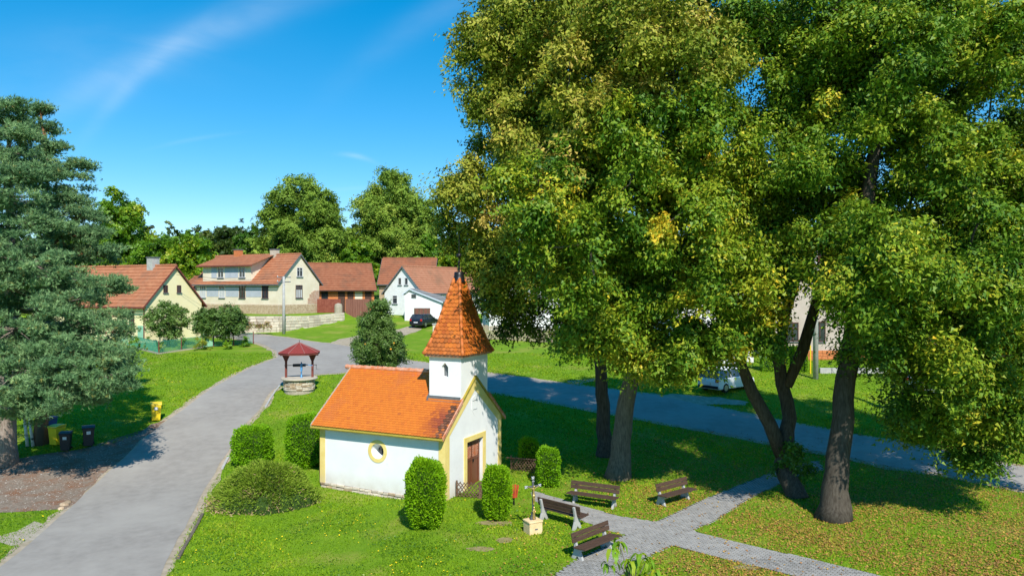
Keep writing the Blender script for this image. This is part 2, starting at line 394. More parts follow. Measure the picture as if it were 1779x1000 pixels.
# leaf palettes
LG = leafmat('linden_leaf', [(0, (0.029, 0.085, 0.011)), (.3, (0.088, 0.196, 0.013)), (.55, (0.201, 0.297, 0.016)), (.78, (0.401, 0.414, 0.026)), (.92, (0.661, 0.530, 0.040)), (1, (0.779, 0.487, 0.026))], rough=.5, spec=.22, trans=.16)
LO = leafmat('olive_leaf', [(0, (0.039, 0.085, 0.007)), (.35, (0.145, 0.209, 0.017)), (.65, (0.328, 0.348, 0.034)), (.9, (0.541, 0.457, 0.077)), (1, (0.580, 0.418, 0.097))], rough=.55, spec=.2, trans=.16)
LQ = leafmat('oak_leaf', [(0, (0.054, 0.121, 0.016)), (.4, (0.156, 0.257, 0.029)), (.7, (0.264, 0.392, 0.046)), (1, (0.432, 0.486, 0.078))], rough=.6, spec=.2, trans=.2)
LD = leafmat('dark_leaf', [(0, (.018, .05, .008)), (.5, (.045, .095, .014)), (.85, (.085, .14, .018)), (1, (.14, .18, .02))])
LB = leafmat('bright_leaf', [(0, (0.033, 0.106, 0.008)), (.5, (0.101, 0.234, 0.011)), (.85, (0.202, 0.361, 0.015)), (1, (0.427, 0.446, 0.019))])
LP = leafmat('fruit_tree_leaf', [(0, (0.050, 0.103, 0.022)), (.5, (0.143, 0.253, 0.050)), (.9, (0.264, 0.391, 0.099)), (1, (0.396, 0.483, 0.143))])
LY = leafmat('autumn_leaf', [(0, (.45, .20, .02)), (.5, (.70, .38, .015)), (1, (.75, .50, .02))])
LN = leafmat('pine_needle', [(0, (0.039, 0.098, 0.045)), (.5, (0.146, 0.279, 0.109)), (.9, (0.327, 0.490, 0.203)), (1, (0.258, 0.255, 0.070))], trans=.15, rough=.6, spec=.25)
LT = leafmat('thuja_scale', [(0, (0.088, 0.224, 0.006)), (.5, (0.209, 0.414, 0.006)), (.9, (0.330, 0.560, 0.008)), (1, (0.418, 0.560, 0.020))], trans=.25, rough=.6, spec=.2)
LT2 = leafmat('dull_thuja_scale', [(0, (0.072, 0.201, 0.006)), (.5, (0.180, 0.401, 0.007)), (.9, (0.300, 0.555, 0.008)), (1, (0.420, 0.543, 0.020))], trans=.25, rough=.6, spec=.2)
LJ = leafmat('juniper_needle', [(0, (.09, .15, .012)), (.5, (.20, .31, .022)), (.82, (.33, .42, .05)), (.9, (.38, .28, .15)), (1, (.48, .31, .18))], trans=.15, rough=.7, spec=.2)
GR = leafmat('grass_blade', [(0, (.08, .18, .008)), (.3, (.15, .29, .008)), (.6, (.23, .38, .010)), (.8, (.33, .44, .02)), (.92, (.42, .36, .05)), (1, (.50, .24, .06))], trans=.3, rough=.7, spec=.15)

# ------------------------------------------------------------------ terrain mesh
xs = np.concatenate([[-2500, -1200, -600, -300, -180, -120, -90], np.arange(-76, 76.1, 1.0), [90, 120, 180, 300, 600, 1200, 2500]])
ys = np.concatenate([[-1500, -500, -150, -60, -30, -15, 0, 8, 14], np.arange(18, 112.1, 1.0), [116, 120, 126, 134, 145, 160, 180, 210, 250, 320, 420, 600, 1000, 2000, 3000]])
XX, YY = np.meshgrid(xs, ys); ZZ = zt(XX, YY)
nx, ny = len(xs), len(ys)
ii = (np.arange(ny - 1)[:, None] * nx + np.arange(nx - 1)[None]).ravel()
g = fast('ground', np.stack([XX, YY, ZZ], -1), np.stack([ii, ii + 1, ii + nx + 1, ii + nx], -1), m_lawn, smooth=True); g['kind'] = 'structure'

# roads
def G(pts): return [gp(*p) for p in pts]
road_l = G([(-60, 1050), (0, 986), (61, 935), (119, 885), (148, 856), (187, 820), (216, 795), (245, 768), (284, 734), (317, 712), (360, 680), (400, 657), (440, 637), (470, 626), (484, 620)])
tipg = G([(480, 610), (461, 600), (442, 594), (405, 587), (330, 584)])
topr = G([(330, 577), (400, 578), (440, 580), (495, 586), (542, 594), (576, 597), (615, 603), (660, 615), (700, 625), (744, 631), (800, 640), (850, 649), (920, 657), (1000, 670), (1080, 679), (1150, 688), (1216, 703), (1345, 730), (1476, 755), (1561, 768), (1660, 790), (1779, 812), (1900, 835)])
botr = G([(1900, 882), (1779, 852), (1721, 839), (1632, 822), (1544, 810), (1469, 793), (1372, 775), (1230, 748), (1099, 724), (1000, 706), (920, 690), (850, 679), (760, 668), (680, 656), (640, 650), (602, 647), (552, 650), (515, 657)])
road_r = G([(487, 667), (467, 685), (450, 712), (414, 748), (396, 784), (382, 806), (353, 852), (338, 888), (310, 935), (277, 1000), (255, 1050)])
# sandy verge polygon: the road pushed out a little
road = road_l + tipg + topr + botr + road_r
def grow(poly, d):
    P = [Vector(p) for p in poly]; n = len(P); out = []
    ar = sum(P[i].x * P[(i + 1) % n].y - P[(i + 1) % n].x * P[i].y for i in range(n)); sg = 1 if ar > 0 else -1
    for i in range(n):
        t = (P[(i + 1) % n] - P[i - 1]).normalized(); nn = Vector((t.y, -t.x)) * sg
        out.append(tuple(P[i] + nn * d))
    return out
drape('road_verge', refine(grow(road, .42), .7, .14, 3), .010, m_sand)
drape('road', refine(road, 1.0, .035, 4), .022, m_asph)
gravel = G([(-30, 892), (30, 890), (90, 886), (117, 884), (150, 852), (190, 815), (245, 766), (288, 730), (262, 738), (235, 756), (190, 772), (140, 780), (70, 790), (0, 802), (-40, 806)])
drape('gravel_patch', refine(gravel, .8, .12, 5), .014, m_grav)
spur1 = G([(570, 598), (590, 589), (612, 585), (640, 580), (700, 570), (712, 566), (735, 571), (720, 577), (680, 590), (650, 606), (600, 603)])
drape('farm_track', refine(spur1, .8, .15, 6), .013, m_sand)
spur2 = G([(1145, 688), (1165, 683), (1200, 686), (1250, 690), (1300, 698), (1290, 703), (1250, 702), (1216, 704), (1180, 697)])
drape('gravel_drive', refine(spur2, .6, .12, 7), .013, m_sand)
spur3 = G([(985, 662), (1010, 659), (1050, 655), (1052, 658), (1020, 664), (1000, 670)])
drape('worn_footpath', refine(spur3, .6, .08, 8), .013, m_sand)
spotsB = [(836, 953, .5, .14, 0), (877, 938, .32, .2, 1), (860, 908, .8, .18, 3), (1300, 985, .5, .15, 7)]
for px, py, a, b, k in spotsB:
    x, y = gp(px, py); rr = random.Random(k)
    drape('bare_soil', [(x + a * rr.uniform(.7, 1.15) * math.cos(t * .35), y + b * 1.8 * rr.uniform(.7, 1.15) * math.sin(t * .35)) for t in range(18)], .008, m_soil)
soil_polys = [(gp(px, py), a, b) for px, py, a, b, k in spotsB]
drape('roadside_slab', G([(-20, 935), (30, 922), (60, 905), (82, 912), (75, 925), (60, 937), (20, 948)]), .012, m_mortar)

# brick paths
pathA = G([(925, 852), (960, 862), (1014, 879), (1075, 896), (1139, 906), (1203, 921), (1240, 932), (1370, 962), (1500, 992), (1640, 1030), (2300, 1180), (2300, 1290),
           (1560, 1060), (1400, 1006), (1320, 985), (1240, 966), (1166, 947), (1091, 930), (1058, 921), (1027, 910), (960, 884), (925, 868)])
pathB = G([(966, 997), (992, 978), (1080, 932), (1139, 906), (1168, 894), (1212, 872), (1290, 840), (1360, 812), (1420, 800), (1430, 815), (1365, 834), (1300, 866), (1240, 905),
           (1203, 921), (1166, 947), (1135, 962), (1100, 985), (1060, 1012), (1020, 1060), (900, 1060)])
pathroot = tag(thing('x', None, None), None); bpy.data.objects.remove(pathroot)
base = drape('path', refine(pathA, .7), .010, m_joint)
base2 = drape('path', refine(pathB, .7), .013, m_joint)
def paver_mesh():
    me = bpy.data.meshes.new('paver')
    a, b, h, e = .090, .0395, .03, .008
    V = [(-a, -b, 0), (a, -b, 0), (a, b, 0), (-a, b, 0), (-a, -b, h - e), (a, -b, h - e), (a, b, h - e), (-a, b, h - e),
         (-a + e, -b + e, h), (a - e, -b + e, h), (a - e, b - e, h), (-a + e, b - e, h)]
    F = [(0, 1, 5, 4), (1, 2, 6, 5), (2, 3, 7, 6), (3, 0, 4, 7), (4, 5, 9, 8), (5, 6, 10, 9), (6, 7, 11, 10), (7, 4, 8, 11), (8, 9, 10, 11)]
    me.from_pydata(V, [], F); me.materials.append(m_paver); return me
pm = paver_mesh(); PV = np.array([v.co for v in pm.vertices]); PF = np.array([list(p.vertices) for p in pm.polygons])
pa = math.atan2(pathA[7][1] - pathA[4][1], pathA[7][0] - pathA[4][0])
cs = []
U = np.array([math.cos(pa), math.sin(pa)]); Vv = np.array([-U[1], U[0]])
o0 = np.array(pathA[4])
for i in range(-140, 140):
    for j in range(-200, 200):
        p = o0 + U * (i * .2 + (j % 2) * .1) + Vv * (j * .1); cs.append(p)
cs = np.array(cs); ok = inpoly(cs[:, 0], cs[:, 1], pathA) | inpoly(cs[:, 0], cs[:, 1], pathB)
cs = cs[ok & (cs[:, 1] > 16)]
d = cs[:, 1] + (np.abs(cs[:, 0]) > cs[:, 1] * .69) * 100 + (cs[:, 1] < 23.3) * 100
od = np.argsort(d); cs = cs[od]
for i, p in enumerate(cs[:300]):
    o = link('paver', pm, base); o.location = (p[0], p[1], Z(p[0], p[1]) + rng.uniform(-.012, -.004)); o.rotation_euler = (rng.normal(0, .012), rng.normal(0, .012), pa + rng.normal(0, .015))
rest = cs[300:]; VV = []
for p in rest:
    a = pa + rng.normal(0, .015); c, s = math.cos(a), math.sin(a)
    q = PV.copy(); q[:, 0], q[:, 1] = PV[:, 0] * c - PV[:, 1] * s, PV[:, 0] * s + PV[:, 1] * c
    q += [p[0], p[1], Z(p[0], p[1]) + rng.uniform(-.012, -.004)]; VV.append(q)
FF = (PF[None] + (np.arange(len(rest)) * len(PV))[:, None, None]).reshape(-1, 4)
o = fast('pavers', np.concatenate(VV), FF, m_paver, base); o['kind'] = 'stuff'
# kerb beams by the road
for seg in ([(398, 792), (392, 803), (386, 815)], [(352, 893), (344, 909), (336, 924), (328, 938), (318, 955), (309, 972)], [(487, 669), (478, 680), (470, 692), (461, 708)]):
    pts = G(seg)
    for a, b in zip(pts[:-1], pts[1:]):
        dx, dy = b[0] - a[0], b[1] - a[1]; ln = math.hypot(dx, dy)
        q = MB().box((.02, -.06, -.1), (ln - .02, .06, .07)).build('kerb_stone', m_conc if seg[0][0] != 352 else m_bark, None, bevel=.015)
        q.location = (a[0], a[1], Z(*a)); q.rotation_euler = (0, -math.atan2(Z(*b) - Z(*a), ln), math.atan2(dy, dx)); q['kind'] = 'structure'

# ------------------------------------------------------------------ tile helper
def tile_mesh(wd, ln, m, th=.018, lift=.03):
    w2 = wd * .49; pts = [(-w2, ln), (-w2, ln * .22), (-w2 * .72, ln * .07), (0, 0), (w2 * .72, ln * .07), (w2, ln * .22), (w2, ln)]
    n = len(pts); V = [(x, y, lift * (1 - y / ln) + th) for x, y in pts] + [(x, y, lift * (1 - y / ln)) for x, y in pts]
    F = [tuple(range(n))[::-1]] + [(i, i + 1, n + i + 1, n + i) for i in range(n - 1)]
    me = bpy.data.meshes.new('roof_tile'); me.from_pydata(V, [], F); me.materials.append(m); me.update()
    return me
def tile_field(O, Ud, Sd, wfun, slen, tw, ex):
    """matrices for tiles on a slope; wfun(s) -> (u0,u1) extent at slope distance s"""
    O = Vector(O); Ud = Vector(Ud).normalized(); Sd = Vector(Sd).normalized(); Nn = Ud.cross(Sd)
    out = []; r = 0; s = 0
    while s < slen - ex * .3:
        u0, u1 = wfun(s + ex * .5); off = (r % 2) * .5 * tw
        k0 = math.floor((u0 - off) / tw); k = k0
        while k * tw + off < u1:
            c = k * tw + off + tw * .5
            if u0 - tw * .1 <= c <= u1 + tw * .1:
                p = O + Ud * c + Sd * s
                out.append((Matrix(((Ud.x, Sd.x, Nn.x, p.x), (Ud.y, Sd.y, Nn.y, p.y), (Ud.z, Sd.z, Nn.z, p.z), (0, 0, 0, 1))), c, s))
            k += 1
        r += 1; s += ex
    return out
def joined(name, me, mats_, m, parent, tints=None):
    PVt = np.array([v.co for v in me.vertices]); Vs = []; Fs = []; mb = MB(); tn = []
    n = len(PVt); polys = [tuple(p.vertices) for p in me.polygons]
    for i, M in enumerate(mats_):
        A = np.array(M); q = PVt @ A[:3, :3].T + A[:3, 3]; b = i * n
        mb.v += [tuple(v) for v in q]; mb.f += [tuple(k + b for k in f) for f in polys]
        t = tints[i] if tints is not None else rng.random(); tn += [t] * len(polys)
    mb.mi = [0] * len(mb.f)
    o = mb.build(name, m, parent)
    a = o.data.attributes.new('tint', 'FLOAT', 'FACE'); a.data.foreach_set('value', np.array(tn, np.float32))
    return o

# ------------------------------------------------------------------ CHAPEL
CW, CL = 5.2, 6.65
CR = math.atan2(.9, .436)
ch = thing('chapel', 'small white chapel with yellow trim, orange tiled roof and square bell turret', 'chapel', (-2.82, 31, 0), CR)
EZ, RZ = 2.62, 5.02      # roof underside at wall / ridge
def circ(cx, cy, r, n=28, ry=None): return [(cx + r * math.cos(2 * math.pi * k / n), cy + (ry or r) * math.sin(2 * math.pi * k / n)) for k in range(n)]
sl = (5.12 - 2.77) / 2.9
def roofz(x): return 2.77 + (x + .3) * sl if x <= 2.6 else 2.77 + (5.5 - x) * sl
mb = MB()
wz = roofz(0) - .12
wc = (3.455, 1.81)
# side wall x=0
mb.panel((0, 0, 0), (0, 1, 0), (0, 0, 1), (-1, 0, 0), [(0, .02), (CL, .1), (CL, wz), (0, wz)], [(circ(*wc, .34), circ(wc[0] + .02, wc[1] - .02, .20), .38)])
# front wall with door opening
apx = 4.86
mb.panel((0, 0, 0), (1, 0, 0), (0, 0, 1), (0, -1, 0), [(0, -.1), (1.84, -.1), (1.84, 2.16), (3.36, 2.16), (3.36, -.1), (CW, -.1), (CW, wz), (2.6, apx), (0, wz)])
for x in (1.84, 3.36): mb.poly([(x, 0, -.1), (x, .26, -.1), (x, .26, 2.16), (x, 0, 2.16)])
mb.poly([(1.84, 0, 2.16), (3.36, 0, 2.16), (3.36, .26, 2.16), (1.84, .26, 2.16)])
mb.panel((CW, 0, 0), (0, 1, 0), (0, 0, 1), (1, 0, 0), [(0, -.1), (CL, -.1), (CL, wz), (0, wz)])
mb.panel((0, CL, 0), (1, 0, 0), (0, 0, 1), (0, 1, 0), [(0, -.1), (CW, -.1), (CW, wz), (2.6, apx), (0, wz)])
mb.build('wall', m_white, ch)
# stone plinth
pl = MB().box((.03, .03, -.5), (CW - .03, CL - .03, .03)).build('plinth', m_mortar, ch)
for k in range(3):
    y = .05
    while y < CL - .05:
        ln = random.uniform(.22, .5)
        z0 = -.36 + k * .13 + .0 + .012 * y
        q = MB().box((-.045, 0, 0), (.05, min(ln, CL - y) - .02, .115)).build('stone', m_stone2 if random.random() < .7 else m_stone, pl, bevel=.025)
        q.location = (random.uniform(-.02, .01), y, z0 + random.uniform(-.012, .012)); q.rotation_euler = (random.uniform(-.05, .05), 0, 0)
        y += ln
# yellow trim (proud of the wall)
e = .025
mb = MB()
mb.box((-e, .0 - e, -.02), (0.0, .30, wz - .24))
mb.box((-e, CL - .27, .08), (0, CL + e, wz - .24))
mb.box((-e, -e, wz - .24), (0, CL + e, wz + .02))
mb.build('yellow_band', m_yel, ch)
def strip(P, Q, inner, y0, y1): return [P, Q]
mb = MB()
mb.box((0, -e, -.05), (.34, 0, wz - .2)); mb.box((CW - .3, -e, -.05), (CW + e, 0, wz - .2))
lo = .34 / math.cos(math.atan(sl))
mb.prism([(0, -e, wz - .2), (.34, -e, wz - .2), (2.6, -e, apx - lo), (CW - .3, -e, wz - .2), (CW + e, -e, wz - .2), (CW + e, -e, wz - .02), (2.6, -e, apx + .03), (0, -e, wz)], (0, e + .001, 0))
mb.build('gable_trim', m_yel, ch)
# door trim
mb = MB(); mb.box((1.60, -.045, -.05), (1.84, .0, 2.38)); mb.box((3.36, -.045, -.05), (3.6, .0, 2.38)); mb.box((1.84, -.045, 2.16), (3.36, 0, 2.38))
mb.build('door_surround', m_yel, ch)
# door
dr = MB().box((1.85, .19, -.02), (3.35, .25, 2.155)).build('door', m_door, ch)
mb = MB()
for x in (1.86, 2.585, 3.22): mb.box((x, .155, 0), (x + (.12 if x != 2.585 else .06), .188, 2.14))
for z in (.0, 1.22, 1.98): mb.box((1.98, .16, z), (3.22, .187, z + .12))
mb.build('door_frame', m_door, dr)
mb = MB()
for leaf in (1.98, 2.645):
    for k in range(-6, 9):
        for sg in (1, -1):
            a = leaf + k * .11; pts = []
            x0, x1 = a, a + .62 * sg
            z0, z1 = 1.34, 1.96
            lo_, hi_ = leaf, leaf + .575
            def clip(xa, za, xb, zb):
                t0, t1 = 0, 1
                for lim, s_ in ((lo_, 1), (hi_, -1)):
                    da = (xa - lim) * s_; db = (xb - lim) * s_
                    if da < 0 and db < 0: return None
                    if da < 0: t0 = max(t0, da / (da - db))
                    if db < 0: t1 = min(t1, da / (da - db))
                if t1 - t0 < .05: return None
                return (xa + (xb - xa) * t0, za + (zb - za) * t0, xa + (xb - xa) * t1, za + (zb - za) * t1)
            c = clip(x0, z0, x1, z1)
            if c: mb.tube([(c[0], .175 if sg > 0 else .168, c[1]), (c[2], .175 if sg > 0 else .168, c[3])], .011, 4)
o = mb.build('door_lattice', m_ridge, dr); o['kind'] = 'stuff'
MB().lathe((2.70, .13, 1.12), [(.03, 0), (.03, .12)], 8).build('door_handle', m_black, dr)
MB().box((1.7, -.35, -.2), (3.5, .18, .02)).build('doorstep', m_conc, ch, bevel=.02)
# round window
mb = MB(); C1 = circ(*wc, .50, 40); C2 = circ(*wc, .34, 40); n = 40
for k in range(n):
    a, b = C1[k], C1[(k + 1) % n]; c, d2 = C2[(k + 1) % n], C2[k]
    mb.poly([(-.028, a[0], a[1]), (-.028, b[0], b[1]), (-.028, c[0], c[1]), (-.028, d2[0], d2[1])])
    mb.poly([(0, a[0], a[1]), (0, b[0], b[1]), (-.028, b[0], b[1]), (-.028, a[0], a[1])])
    mb.poly([(-.028, d2[0], d2[1]), (-.028, c[0], c[1]), (.01, c[0], c[1]), (.01, d2[0], d2[1])])
wn = mb.build('round_window', m_yel, ch)
MB().prism([(.378, p[0], p[1]) for p in circ(wc[0] + .02, wc[1] - .02, .215)], (.02, 0, 0)).build('pane', m_glass, wn)
mb = MB(); mb.box((.345, wc[0] + .01, wc[1] - .22), (.375, wc[0] + .03, wc[1] + .18)); mb.box((.35, wc[0] - .18, wc[1] - .03), (.37, wc[0] + .22, wc[1] - .01))
mb.build('glazing_bar', m_black, wn)
# gable relief plaque: faint shield shaped tablet with two grooves
mb = MB(); mb.prism([(2.32, -.012, 4.05), (2.6, -.012, 4.16), (2.88, -.012, 4.05), (2.9, -.012, 3.55), (2.6, -.012, 3.2), (2.3, -.012, 3.55)], (0, .011, 0))
mb.build('plaque', m_white, ch)
MB().box((2.38, -.022, 3.92), (2.84, -.013, 3.935)).build('plaque_line', m_grey_sheet, ch); MB().box((2.42, -.022, 3.52), (2.80, -.013, 3.535)).build('plaque_line', m_grey_sheet, ch)
# nave roof deck
def deck(x0, x1, y0, y1, th=.10, name='roof', m=m_olive):
    mb = MB()
    mb.prism([(x0, y0, roofz(x0) - .05), (x1, y0, roofz(x1) - .05), (x1, y0, roofz(x1) - .05 - th), (x0, y0, roofz(x0) - .05 - th)], (0, y1 - y0, 0))
    return mb
mb = deck(-.3, 2.6, -.09, CL + .28); mb2 = deck(2.6, 5.5, -.09, CL + .28); mb.add(mb2.v, mb2.f)
mb.mat(0)
roof = mb.build('roof', m_olive, ch)
TW, EX = .155, .13
ca = math.atan(sl); slen = 2.9 / math.cos(ca)
tl = tile_field((-.33, CL + .28, roofz(-.33) - .035), (0, -1, 0), (math.cos(ca), 0, math.sin(ca)), lambda s: (0, CL + .36), slen, TW, EX)
# leave out what lies under the turret
keep = []
for M, c, s in tl:
    p = M.translation
    if p.x > 1.30 and p.y < 1.60: continue
    keep.append((M, c, s))
tme = tile_mesh(TW, EX * 1.55, m_tile_o); tmd = tile_mesh(TW, EX * 1.55, m_tile_d); tmm = tile_mesh(TW, EX * 1.55, m_tile_m)
keep.sort(key=lambda t: t[0].translation.y)      # nearest the gable first
def soot(p): # grime patch at the gable end of the roof
    return math.exp(-((p.y - .35) / .75) ** 2 - ((p.x - .35) / .75) ** 2)
NI = 45
for M, c, s in keep[:NI]:
    q = soot(M.translation) + random.uniform(-.25, .25)
    o = link('roof_tile', tmd if q > .55 else tmm if q > .22 else tme, roof)
    o.matrix_basis = M @ Matrix.Rotation(random.gauss(0, .01), 4, 'Z')
tn = [min(1, max(0, random.gauss(.45, .08) + (.35 if M.translation.x > 2.2 and random.random() < .3 else 0) - .5 * soot(M.translation))) for M, c, s in keep[NI:]]
o = joined('roof_tiles', tme, [k[0] for k in keep[NI:]], m_tile_j, roof, tn); o['kind'] = 'stuff'
tr_ = tile_field((5.53, -.08, roofz(5.53) - .035), (0, 1, 0), (-math.cos(ca), 0, math.sin(ca)), lambda s: (0, CL + .36), slen, TW, EX)
o = joined('roof_tiles', tme, [k[0] for k in tr_ if not (k[0].translation.x < 3.9 and k[0].translation.y < 1.6)], m_tile_j, roof); o['kind'] = 'stuff'
# ridge and verge
mb = MB()
y = 1.66
while y < CL + .2:
    mb.tube([(2.6, y, 5.10), (2.6, y + .40, 5.115)], [.105, .12], 8); y += .37
o = mb.build('ridge_tiles', m_ridge, roof); o['kind'] = 'stuff'
for yy in (-.12, CL + .26):
    for x0, x1, nm in ((-.33, 2.6, 0), (5.53, 2.6, 1)):
        if yy < 0: 
            x1 = 1.36 if nm == 0 else 3.84
        mb = MB(); mb.prism([(x0, yy, roofz(x0) + .03), (x1, yy, roofz(x1) + .03), (x1, yy, roofz(x1) - .13), (x0, yy, roofz(x0) - .13)], (0, .06, 0))
        mb.build('verge_board', m_ridge if yy < 0 else m_mortar, roof)
MB().tube([(-.36, -.1, 2.66), (-.36, CL + .26, 2.64)], .055, 8).build('gutter', m_olive, roof)
# turret
TX0, TX1, TY0, TY1, TZ = 1.36, 3.84, .004, 1.63, 6.08
mb = MB()
def arch(cx, z0, w_, h): return [(cx - w_, z0), (cx + w_, z0), (cx + w_, z0 + h), (cx, z0 + h + w_ * 1.1), (cx - w_, z0 + h)]
ha = arch(.82, 5.05, .17, .46)
mb.panel((TX0, TY0, 0), (0, 1, 0), (0, 0, 1), (-1, 0, 0), [(0, 3.6), (TY1 - TY0, 3.6), (TY1 - TY0, TZ), (0, TZ)], [(ha, arch(.82, 5.08, .15, .44), .2)])
hb = arch(1.24, 5.05, .14, .42)
mb.panel((TX0, TY0, 0), (1, 0, 0), (0, 0, 1), (0, -1, 0), [(0, 3.5), (2.48, 3.5), (2.48, TZ), (0, TZ)], [(hb, arch(1.24, 5.07, .12, .40), .16)])
mb.panel((TX1, TY0, 0), (0, 1, 0), (0, 0, 1), (1, 0, 0), [(0, 3.6), (TY1 - TY0, 3.6), (TY1 - TY0, TZ), (0, TZ)])
mb.panel((TX0, TY1, 0), (1, 0, 0), (0, 0, 1), (0, 1, 0), [(0, 3.6), (2.48, 3.6), (2.48, TZ), (0, TZ)])
mb.box((TX0 + .01, TY0 + .01, TZ - .01), (TX1 - .01, TY1 - .01, TZ))
tower = mb.build('turret', m_white, ch)
MB().prism([(TX0 + .2, .82 + TY0 + q[0], q[1]) for q in arch(0, 5.08, .15, .44)], (.02, 0, 0)).build('louvre', m_grey_sheet, tower)
MB().prism([(TX0 + 1.24 + q[0], .165, q[1]) for q in arch(0, 5.07, .12, .40)], (0, .02, 0)).build('blind_window', m_white, tower)
MB().box((TX0 - .05, TY0 + .02, 3.98), (TX0 - .005, TY1 + .04, 4.22)).box((TX0 - .16, TY0 - .06, 3.94), (TX0 - .05, TY1 + .06, 4.02)).build('flashing', m_grey_sheet, tower)
MB().prism([(1.2, TY1 + .005, roofz(1.2) - .02), (2.6, TY1 + .005, 5.13), (2.6, TY1 + .005, 5.3), (1.2, TY1 + .005, roofz(1.2) + .17)], (0, .04, 0)).build('flashing', m_grey_sheet, tower)
# spire: flared pyramid
scx, scy = (TX0 + TX1) / 2, (TY0 + TY1) / 2
ov = .2; hw, hd = (TX1 - TX0) / 2 + ov, (TY1 - TY0) / 2 + ov
prof = [(6.04, 1.0), (6.35, .875), (6.75, .75), (7.42, .575), (8.47, .335), (9.38, .145)]
mb = MB()
for i in range(len(prof) - 1):
    z0, a = prof[i]; z1, b = prof[i + 1]
    A = [(scx + sx * hw * a, scy + sy * hd * a, z0) for sx, sy in ((-1, -1), (1, -1), (1, 1), (-1, 1))]
    B = [(scx + sx * hw * b, scy + sy * hd * b, z1) for sx, sy in ((-1, -1), (1, -1), (1, 1), (-1, 1))]
    for k in range(4): mb.poly([A[k], A[(k + 1) % 4], B[(k + 1) % 4], B[k]])
mb.box((scx - hw + .04, scy - hd + .04, 5.96), (scx + hw - .04, scy + hd - .04, 6.035))
spire = mb.build('spire', m_ridge, ch)
STW, SEX = .20, .18
smeshes = [tile_mesh(STW, SEX * 1.5, m, th=.02, lift=.045) for m in (m_tile_o, m_tile_m)]
def spire_face(sx, sy):
    res = []
    for i in range(len(prof) - 1):
        z0, a = prof[i]; z1, b = prof[i + 1]
        if sy:   # face towards -y or +y
            O = Vector((scx, scy + sy * hd * a, z0)); T = Vector((scx, scy + sy * hd * b, z1)); U_ = Vector((-sy, 0, 0)); h0, h1 = hw * a, hw * b
        else:
            O = Vector((scx + sx * hw * a, scy, z0)); T = Vector((scx + sx * hw * b, scy, z1)); U_ = Vector((0, sx, 0)); h0, h1 = hd * a, hd * b
        S_ = T - O; ln = S_.length; nrow = max(1, round(ln / SEX)); ex = ln / nrow
        Nn = U_.cross(S_.normalized()); 
        f = tile_field(O + Nn * .0, U_, S_, lambda s, h0=h0, h1=h1, ln=ln: (-(h0 + (h1 - h0) * s / ln) + .03, (h0 + (h1 - h0) * s / ln) - .03), ln, STW, ex)
        res += [(k[0], i) for k in f]
    return res
for face in ((-1, 0), (0, -1)):
    for M, i in spire_face(*face):
        zz = M.translation.z
        dark = zz < 7.0 and random.random() < (.75 if face == (-1, 0) and zz < 6.9 else .25)
        o = link('roof_tile', smeshes[1 if dark else 0], spire); o.matrix_basis = M
back = spire_face(1, 0) + spire_face(0, 1)
o = joined('roof_tiles', smeshes[0], [b[0] for b in back], m_tile_j, spire); o['kind'] = 'stuff'
for sx, sy in ((-1, -1), (1, -1), (1, 1), (-1, 1)):
    P = [Vector((scx + sx * hw * a, scy + sy * hd * a, z + .02)) for z, a in prof]
    mb = MB()
    for A, B in zip(P[:-1], P[1:]):
        n = max(1, round((B - A).length / .33))
        for k in range(n): mb.tube([A.lerp(B, k / n), A.lerp(B, min(1, (k + 1.12) / n))], [.088, .07], 8)
    mb.build('hip_tile', m_hipo, spire, smooth=True)
fin = MB().lathe((scx, scy, 9.26), [(.33, 0), (.30, .03), (.235, .30), (.225, .44), (.20, .47), (.03, .49)], 8).build('finial', m_black, ch, smooth=True)
MB().lathe((scx, scy, 9.6), [(.045, 0), (.03, .5), (.05, .55), (.05, .6), (.025, .65), (.02, 1.8), (.004, 1.95)], 8).build('rod', m_black, fin)
MB().lathe((scx, scy, 10.48), [(.02, -.12), (.08, -.10), (.115, -.05), (.125, 0), (.115, .05), (.08, .10), (.02, .12)], 16).build('ball', m_black, fin, smooth=True)
MB().box((scx - .05, scy - .025, 9.98), (scx + .05, scy + .025, 10.05)).build('collar', m_black, fin)

# lattice fence in front of the chapel
def lattice(parent, x0, y0, x1, y1, h=.62):
    ln = math.hypot(x1 - x0, y1 - y0); a = math.atan2(y1 - y0, x1 - x0)
    M = Matrix.Translation((x0, y0, 0)) @ Matrix.Rotation(a, 4, 'Z'); k = -h
    st = .155; n = int(ln / st)
    for i in range(-3, n + 1):
        for sg, yo in ((1, 0), (-1, .03)):
            a0 = i * st if sg > 0 else i * st + h * .8
            A = [a0, .04]; B = [a0 + sg * h * .8, .04 + h]
            # clip to 0..ln
            t0, t1 = 0, 1
            for lim, s_ in ((0, 1), (ln, -1)):
                da = (A[0] - lim) * s_; db = (B[0] - lim) * s_
                if da < 0 and db < 0: t0 = 2; break
                if da < 0: t0 = max(t0, da / (da - db))
                if db < 0: t1 = min(t1, da / (da - db))
            if t1 - t0 < .2: continue
            P = Vector((A[0] + (B[0] - A[0]) * t0, yo, A[1] + (B[1] - A[1]) * t0 + random.uniform(-.02, .02)))
            Q = Vector((A[0] + (B[0] - A[0]) * t1, yo, A[1] + (B[1] - A[1]) * t1 + random.uniform(-.02, .05)))
            MB().tube([M @ P, M @ Q], .021, 5).build('slat', m_wood2, parent)
    for x in np.linspace(0, ln, max(2, int(ln / 1.2) + 1)):
        MB().tube([M @ Vector((x, .05, -.25)), M @ Vector((x, .05, h + .12))], .04, 7).build('post', m_wood2, parent)
lf = thing('lattice_fence', 'low brown crossed-slat fence in front of the chapel door', 'fence', (-2.82, 31, 0), CR)
lattice(lf, .75, -.12, 1.0, -1.15); lattice(lf, 1.0, -1.15, 3.2, -1.35)
